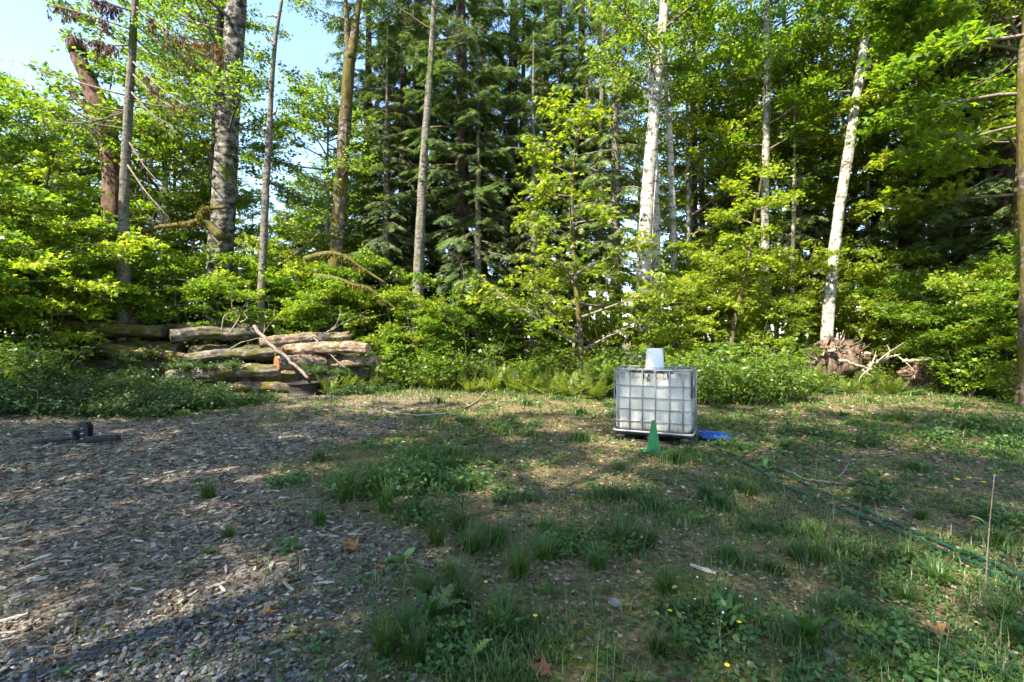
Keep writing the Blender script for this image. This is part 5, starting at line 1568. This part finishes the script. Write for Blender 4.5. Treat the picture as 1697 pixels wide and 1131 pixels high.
def rosette(name, label, cat, a, b, ml, nl, sc, seed, up=.0):
    t = thing(name, label, cat, gpt(a, b, .005), 0, None, sc)
    rg_ = np.random.default_rng(seed)
    for q in range(nl):
        o = bpy.data.objects.new('leaf', ml[int(rg_.integers(len(ml)))]); C.objects.link(o); o.parent = t
        o.rotation_euler = (rg_.normal(0, .2), -up + rg_.normal(.1, .3), q * 2 * math.pi / nl + rg_.normal(0, .3))
        s_ = rg_.uniform(.7, 1.2); o.scale = (s_, s_, s_)
    return t
rosette('dock_plant', 'large broad leaved dock rosette beside the hoses', 'weed', 1450, 808, DL, 9, 1.0, 1, -.1)
rosette('dock_plant', 'small two leaved dock rosette between hose bend and large dock', 'weed', 1340, 768, DL, 6, .7, 2, -.15)
rosette('dock_plant', 'small dock rosette touching the start of the hoses', 'weed', 1268, 775, DL, 6, .65, 3, -.2)
rosette('dock_plant', 'broad leaved weed at the edge between gravel and grass', 'weed', 668, 935, DL, 7, .6, 4, .12)
rosette('thistle_plant', 'jagged dark green thistle rosette in the foreground grass', 'thistle', 715, 1030, JL, 12, .85, 5, .2)
rosette('thistle_plant', 'jagged leaved weed at the bottom edge by the fallen leaves', 'thistle', 780, 1100, JL, 6, .7, 6)
rosette('thistle_plant', 'broad jagged weed in the middle of the foreground grass', 'thistle', 910, 985, JL, 6, .5, 7, .2)
rosette('dock_plant', 'small green weed with upright leaves left among the chips', 'weed', 485, 905, DL, 6, .5, 8, .3)
rosette('dandelion_plant', 'upright narrow leaved seedling on the mossy soil in the foreground', 'weed', 1350, 1080, SL, 7, 1.5, 9, .7)
rosette('dandelion_plant', 'leafy weed with white specks of bloom in the foreground', 'weed', 1205, 1040, SL, 12, 1.2, 10, .4)
rosette('dandelion_plant', 'small weed on the gravel edge below the wood chips', 'weed', 110, 1118, SL, 5, .5, 11, .4)
rosette('dandelion_plant', 'fresh green seedling growing between wood chips and grass', 'weed', 345, 920, SL, 9, .7, 12, .2)
rosette('dandelion_plant', 'bright green low weed beside the gravel sun patch', 'weed', 482, 912, SL, 8, .8, 13, .3)
rosette('dock_plant', 'broad leaf weed close to the tall dark stem', 'weed', 1545, 945, DL, 6, .65, 14, .2)

def tall_weed(label, a, b, top, lean, nl, ls, seed, m='herb', leafm=None, r=.004, at=None):
    g0 = gpt(a, b) if at is None else P(a, b, at); d = g0[1]
    h = (b - top) / F * d
    t = thing('tall_weed', label, 'weed', g0)
    rg_ = np.random.default_rng(seed)
    p = bez([(0, 0, -.02), (lean * h * .4, rg_.normal(0, .02), h * .5), (lean * h, rg_.normal(0, .03), h)], 10)
    mb = MB(); tube(mb, p, np.linspace(r, r * .4, 10), 5); mb.obj('stem', M['greentwig'] if m == 'herb' else M['twig'], t)
    mls = leafm or SL
    for q in range(nl):
        tt = .12 + .85 * q / max(nl - 1, 1)
        o2, _ = interp_path(p, np.array([tt]))
        o = bpy.data.objects.new('leaf', mls[q % len(mls)]); C.objects.link(o); o.parent = t
        o.location = o2[0]
        o.rotation_euler = (rg_.normal(0, .3), rg_.normal(-.1, .3), q * 2.4 + rg_.normal(0, .4))
        s_ = ls * rg_.uniform(.7, 1.2) * (1.15 - .5 * tt); o.scale = (s_, s_, s_)
tall_weed('tall thin weed rising in front of the log stack, left of the wheel rim', 467, 760, 540, -.02, 9, .9, 1)
tall_weed('tall thin weed with sparse leaves right of the wheel rim', 622, 805, 575, -.03, 9, 1.0, 2)
tall_weed('slim upright weed behind the leafy patch in mid clearing', 692, 760, 640, .02, 5, .9, 3)
tall_weed('spindly weed growing against the shadow side of the tote', 1156, 770, 682, -.03, 16, .8, 4)
tall_weed('bare dark upright stem near the edge of the clearing', 1632, 990, 780, .03, 3, .8, 5, 'twig', r=.005)
tall_weed('pale seed stalk standing in the sunny right of the clearing', 1432, 722, 660, -.12, 2, .5, 6)
tall_weed('tall nettle on top of the log stack', 455, 600, 508, 0, 8, 2.2, 7, at=14.1)
tall_weed('tall leafy weed growing up through the brambles', 62, 720, 520, .06, 16, 1.7, 8)
tall_weed('leafy weed at the bramble edge catching some light', 375, 690, 655, .1, 14, 1.0, 9)

# denser leafy clump in the middle of the clearing
CL = [shrub_proto(410, 24, .36, 'herb', .06, OVATE, 5, 1.1, 4), shrub_proto(411, 30, .26, 'herb', .05, OVATE, 5, 1.4, 4)]
for k, (a, b, v, sc, ph) in enumerate(((605, 815, 0, 1, 'left end of the dark leafy patch in mid clearing'), (660, 800, 0, 1.15, 'centre of the dark leafy patch in mid clearing'), (720, 812, 1, 1.2, 'near side of the dark leafy patch in mid clearing'), (770, 800, 1, 1, 'end of the dark leafy patch facing the tote'), (690, 770, 1, 1.1, 'far side of the dark leafy patch in mid clearing'), (1215, 742, 1, .9, 'beside the blue tray'), (1330, 720, 1, 1.1, 'beyond the blue tray in open grass'), (1420, 735, 1, 1.2, 'among the yellow flowers right of the tray'), (1560, 730, 0, 1, 'in the shaded grass at the far right'), (1640, 715, 0, 1.2, 'in deep shade at the right edge'), (1680, 740, 1, 1.2, 'lowest in the shaded grass at the right edge'), (1020, 905, 1, .8, 'in the foreground grass below the cone'), (1160, 1050, 1, .8, 'with tiny white flowers in the foreground'), (850, 830, 1, .8, 'between leafy patch and cone'), (480, 800, 1, .7, 'sparse among chips below the wheel rim'))):
    place(CL[v], 'weed_clump', 'leafy weed clump, ' + ph, 'weed', gpt(a, b), 'leafy weed clumps in the clearing', k * 1.7, sc)

rg_ = np.random.default_rng(77)
for k in range(18):
    a, b = rg_.uniform(560, 1680), rg_.uniform(800, 1120)
    q = gpt(a, b)
    if not off_hose(q[0], q[1], .3) or chip_mask(q[0], q[1]) > .4:
        continue
    ph = ('low in the foreground' if b > 980 else 'halfway to the tote') + (', toward the gravel' if a < 850 else ', toward the hoses' if a > 1200 else ', in the middle')
    place(CL[k % 2], 'weed_clump', 'small leafy weed ' + ph, 'weed', q, 'small leafy weeds ' + ph, k * 1.9, rg_.uniform(.45, .85))

# grass tufts
def tuft(seed, nb, h):
    rg_ = np.random.default_rng(seed)
    mb = MB()
    for q in range(nb):
        a = rg_.uniform(0, 2 * math.pi); r0 = rg_.uniform(0, .05); ln = h * rg_.uniform(.5, 1.1); le = rg_.uniform(.1, .95)
        b = np.array([math.cos(a) * r0, math.sin(a) * r0, -.01])
        dr = np.array([math.cos(a + rg_.normal(0, .6)), math.sin(a + rg_.normal(0, .6)), 0])
        s = np.array([0, .35, .7, 1])
        p = b + dr * (ln * le * s ** 2)[:, None] + UP * (ln * (s - .45 * le * s ** 2))[:, None]
        sd = np.array([-dr[1], dr[0], 0]) * .0028
        w = np.array([1, .9, .6, .08])[:, None]
        V = np.concatenate([p - sd * w, p + sd * w])
        mb.add(V, None, [(k, 4 + k, 5 + k, 1 + k) for k in range(3)], rg_.random() * .8)
    return [('blade_cluster', mb.mesh('tuft_blades', M['grass']))]
TF = [tuft(800, 130, .26), tuft(801, 150, .20), tuft(802, 110, .32)]
tf = [(345, 825, 0, 1.0, 'alone on the wood chips'), (575, 830, 2, 1.2, 'at the left end of the dark leafy patch'), (620, 815, 0, 1.2, 'in front of the dark leafy patch'), (905, 890, 1, .9, 'just left of the middle foreground'), (1030, 905, 2, .8, 'tallest in the middle foreground'), (1075, 910, 0, .8, 'right of the tallest middle tuft'), (990, 940, 1, .9, 'drooping below the tallest middle tuft'), (1105, 985, 0, .8, 'dark and dense above the white flowers'), (720, 905, 2, .9, 'between gravel edge and foreground grass'), (780, 915, 0, .9, 'thick and dark beside the broad leaved weed'), (1497, 935, 0, .8, 'upright against the bare soil below the hoses'), (1555, 970, 1, .9, 'spilling over beside the upright one below the hoses'), (1500, 1000, 1, .7, 'at the foot of the upright tuft below the hoses'), (1660, 1030, 1, .8, 'beside the sandy sun patch'), (1525, 860, 1, .7, 'behind the double hose'), (670, 1060, 2, .8, 'around the jagged thistle'), (640, 1075, 0, .8, 'at the gravel edge below the thistle'), (1090, 1085, 1, .7, 'near the bottom edge by the white flowers'), (1245, 820, 1, .8, 'yellowish, right of the cone'), (1030, 780, 1, .7, 'left of the cone'), (380, 890, 1, .5, 'small on the chips near the gravel'), (1300, 745, 1, .9, 'in half shade beyond the tray'), (1500, 700, 0, 1.1, 'in the sunny grass before the root stumps'), (820, 770, 1, .8, 'between the leafy patch and the tote'), (530, 870, 0, .8, 'on the border of chips and weeds'), (1320, 930, 1, .7, 'low on mossy soil left of the hoses')] + [(a_, b_, v_, s_, 'in the lush strip running to the bottom centre') for a_, b_, v_, s_ in ((640, 845, 2, 1.1), (700, 862, 0, 1.1), (762, 884, 2, 1.0), (822, 905, 0, 1.0), (862, 955, 2, .9), (705, 985, 0, .9), (765, 1005, 2, .85), (830, 1050, 0, .85), (690, 1095, 2, .7), (905, 925, 1, 1.0))]
for k, (a, b, v, sc, ph) in enumerate(tf):
    place(TF[v], 'grass_tuft', 'grass tuft ' + ph, 'grass tuft', gpt(a, b), 'grass tufts of the clearing', k * 1.3, sc * 1.25)

# yellow flowers
fl_mb = MB()
lathe(fl_mb, [(.0, 0), (.006, .002), (.015, .009), (.017, .011), (.010, .013), (0, .014)], 12)
FH = fl_mb.mesh('flower_head', M['yellow'])
st_mb = MB(); tube(st_mb, bez([(0, 0, -.01), (.01, .005, .08), (.0, .0, .16)], 6), .0018, 4)
FS = st_mb.mesh('flower_stem', M['greentwig'])
fl_ = [(628, 1048, 'left of the thistle on the gravel edge'), (805, 968, 'beside the broad jagged weed'), (887, 1026, 'alone in the middle foreground grass'), (1110, 1021, 'near the tiny white flowers'), (1225, 1043, 'on the leafy weed with white specks'), (1205, 1130, 'at the bottom edge of the picture'), (1384, 748, 'left end of the row right of the tray'), (1392, 736, 'second of the row right of the tray'), (1416, 733, 'in the middle of the row right of the tray'), (1463, 724, 'raised at the back of the row'), (1464, 735, 'directly in front of the raised one'), (1463, 752, 'front right of the row'), (1532, 738, 'apart from the row in thin grass'), (1307, 706, 'far back near the sunny shrubs'), (1586, 802, 'left of three above the hoses'), (1606, 798, 'middle of three above the hoses'), (1630, 806, 'right of three above the hoses')]
for k, (a, b, ph) in enumerate(fl_):
    g0 = gpt(a, min(b + 12, 1128))
    sc = .8 if b > 900 else 1.3
    t = thing('yellow_flower', 'small yellow dandelion like flower ' + ph, 'flower', g0, k, 'yellow flowers in the clearing', sc)
    for nm, me, z in (('stem', FS, 0), ('flower_head', FH, .155)):
        o = bpy.data.objects.new(nm, me); C.objects.link(o); o.parent = t; o.location = (0, 0, z)
    t.scale[2] *= .55

wf = MB(); lathe(wf, [(0, 0), (.003, .001), (.005, .003), (0, .004)], 8)
WF = wf.mesh('white_bloom', M['white_petal'])
for t in [o for o in C.objects if o.parent is None and 'white specks of bloom' in o.get('label', '') or o.parent is None and 'with tiny white flowers' in o.get('label', '')]:
    rg_ = np.random.default_rng(5)
    for q in range(6):
        o = bpy.data.objects.new('white_bloom', WF); C.objects.link(o); o.parent = t
        o.location = (rg_.normal(0, .09), rg_.normal(0, .09), rg_.uniform(.09, .16))

# fallen brown leaves
def dry_leaf(seed):
    rg_ = np.random.default_rng(seed)
    v, tt = MAPLE
    V = v.copy() * .10
    V[:, 2] = .03 * (V[:, 1] / .05) ** 2 * rg_.uniform(.2, 1) + rg_.normal(0, .006, len(V)) + .006
    mb = MB(); mb.add(V, tt, None, rg_.random())
    return mb.mesh('fallen_leaf', M['fallen'])
DLF = [dry_leaf(900 + k) for k in range(5)]
lf = [(486, 967, 1.0, 'curled orange brown fallen leaf bright on the gravel'), (434, 1025, .9, 'crumpled reddish leaf on the gravel below the brightest one'), (334, 1025, .8, 'tan brown fallen leaf on the chips near the gravel'), (388, 1035, .8, 'dull brown leaf between the two leaves on the gravel'), (490, 1047, .5, 'tiny orange leaf scrap on the gravel'), (565, 908, 1.3, 'orange leaf cluster at the grass edge above the gravel'), (592, 915, 1.3, 'rust red leaf beside the orange cluster at the grass edge'), (42, 880, .9, 'brown leaf on the chips at the far left'), (640, 945, .9, 'dark rust leaf at the foot of the broad leaved weed'), (733, 1075, .8, 'brown leaf under the thistle'), (783, 1088, .8, 'curled brown leaf at the bottom, right of the thistle'), (890, 1102, .9, 'brown leaf left of the bottom leaf pair'), (915, 1118, 1.2, 'large orange brown leaf at the bottom edge'), (945, 1042, .6, 'small rust leaf in the middle foreground'), (1545, 1062, 1.1, 'pale yellow fallen leaf on the dark soil'), (1160, 1092, .6, 'tan chip like leaf near the bottom'), (1065, 940, .7, 'brown leaf under the drooping grass tuft'), (1340, 848, 1.2, 'rust red dead leaves right of the hose'), (1620, 868, .9, 'dull red leaf above the hoses'), (480, 830, .7, 'yellowish leaf on the chips below the wheel rim'), (395, 880, .6, 'small orange leaf near the lone tuft on chips')]
for k, (a, b, sc, lb) in enumerate(lf):
    o = bpy.data.objects.new('fallen_leaf', DLF[k % 5]); C.objects.link(o)
    o.location = gpt(a, b, .022); o.rotation_euler = (rng.normal(0, .2), rng.normal(0, .2), rng.random() * 6.28); o.scale = (sc, sc, sc)
    tag(o, lb, 'leaf', 'fallen leaves')

# the largest loose chips and stones, one by one
def chunk(seed, L, W, T, m):
    rg_ = np.random.default_rng(seed)
    n = 7
    mb = MB()
    s = np.linspace(-.5, .5, n)
    wd = W * (.35 + .65 * np.sin((s + .5) * math.pi) ** .4) * (1 + rg_.normal(0, .12, n)) / 2
    off = np.cumsum(rg_.normal(0, W * .06, n))
    V = []
    for k in range(n):
        V += [(s[k] * L, off[k] - wd[k], 0), (s[k] * L, off[k] - wd[k] * .85, T * rg_.uniform(.6, 1)), (s[k] * L, off[k] + wd[k] * .85, T * rg_.uniform(.6, 1)), (s[k] * L, off[k] + wd[k], 0)]
    q = [(k * 4 + a, (k + 1) * 4 + a, (k + 1) * 4 + a + 1, k * 4 + a + 1) for k in range(n - 1) for a in range(3)]
    q += [(0, 1, 2, 3), ((n - 1) * 4 + 3, (n - 1) * 4 + 2, (n - 1) * 4 + 1, (n - 1) * 4)]
    mb.add(V, None, q, rg_.uniform(.55, 1))
    return mb.mesh('wood_chip', M[m], False)
M['bigchip'] = rnd_mat('large_wood_chip', [(0, (.20, .155, .115)), (.6, (.34, .295, .24)), (1, (.50, .44, .35))], .9, .1, 40, .6)
M['stone'] = rnd_mat('grey_stone', [(0, (.06, .062, .064)), (1, (.15, .152, .15))], .8, .3, 25, .6)
BC = [chunk(950 + k, *dim, 'bigchip') for k, dim in enumerate(((.14, .028, .012), (.10, .022, .010), (.18, .022, .012), (.09, .045, .012), (.12, .035, .014)))]
BS = [chunk(970 + k, *dim, 'stone') for k, dim in enumerate(((.06, .05, .028), (.08, .055, .03), (.05, .04, .03)))]
rg_ = np.random.default_rng(88)
nc = ns_ = 0
while nc < 70 or ns_ < 24:
    a, b = rg_.uniform(5, 700), 760 + 365 * rg_.random() ** .8
    q = gpt(a, b, .012)
    gmk, cmk = float(gravel_mask(q[0], q[1])), float(chip_mask(q[0], q[1]))
    if gmk > .55 and ns_ < 24:
        me, nm, lb, ct, gr = BS[ns_ % 3], 'stone', 'larger angular grey stone lying loose in the gravel', 'stone', 'larger stones in the gravel'
        ns_ += 1
    elif cmk > .6 and gmk < .5 and nc < 70:
        me, nm, lb, ct, gr = BC[nc % 5], 'wood_chip', 'large pale splintered wood chip lying loose on the chip bed', 'wood chip', 'large loose wood chips'
        nc += 1
    else:
        continue
    o = bpy.data.objects.new(nm, me); C.objects.link(o)
    o.location = q; o.rotation_euler = (rg_.normal(0, .12), rg_.normal(0, .12), rg_.uniform(0, 6.28)); s_ = rg_.uniform(.6, 1.1) * (.55 if nm == 'stone' else .85); o.scale = (s_, s_, s_)
    tag(o, lb, ct, gr)
for a, b, sc, lb in ((1020, 1004, 1.0, 'single grey stone on the mossy foreground soil'), (1378, 1098, .9, 'grey stone near the narrow leaved seedling'), (1165, 950, 1.3, 'pale broken stick end lying in the foreground grass')):
    o = bpy.data.objects.new('stone' if 'stone' in lb else 'wood_chip', BS[1] if 'stone' in lb else BC[0]); C.objects.link(o)
    o.location = gpt(a, b, .01); o.scale = (sc, sc, sc); o.rotation_euler = (0, 0, -.7)
    tag(o, lb, 'stone' if 'stone' in lb else 'stick')

# ------------------------------------------------------------------ labels: tell look-alikes apart by their place
from collections import defaultdict
byl = defaultdict(list)
for o in C.objects:
    if o.parent is None and 'label' in o and o.location[1] > 1 and 'loose' not in o['label']:
        byl[o['label']].append(o)
NUM = ['first', 'second', 'third', 'fourth', 'fifth', 'sixth', 'seventh', 'eighth', 'ninth', 'tenth', 'eleventh', 'twelfth', 'thirteenth', 'fourteenth']
for lb, ob in byl.items():
    if len(ob) < 2:
        continue
    ob.sort(key=lambda o: o.location[0] / o.location[1])
    if len(ob) == 2 and abs(ob[0].location[1] - ob[1].location[1]) > 1.5:
        ob.sort(key=lambda o: o.location[1])
        ob[0]['label'] = lb + ', the nearer of two'
        ob[1]['label'] = lb + ', the farther of two'
    else:
        for k, o in enumerate(ob):
            o['label'] = lb + ', ' + NUM[min(k, 13)] + ' from left'
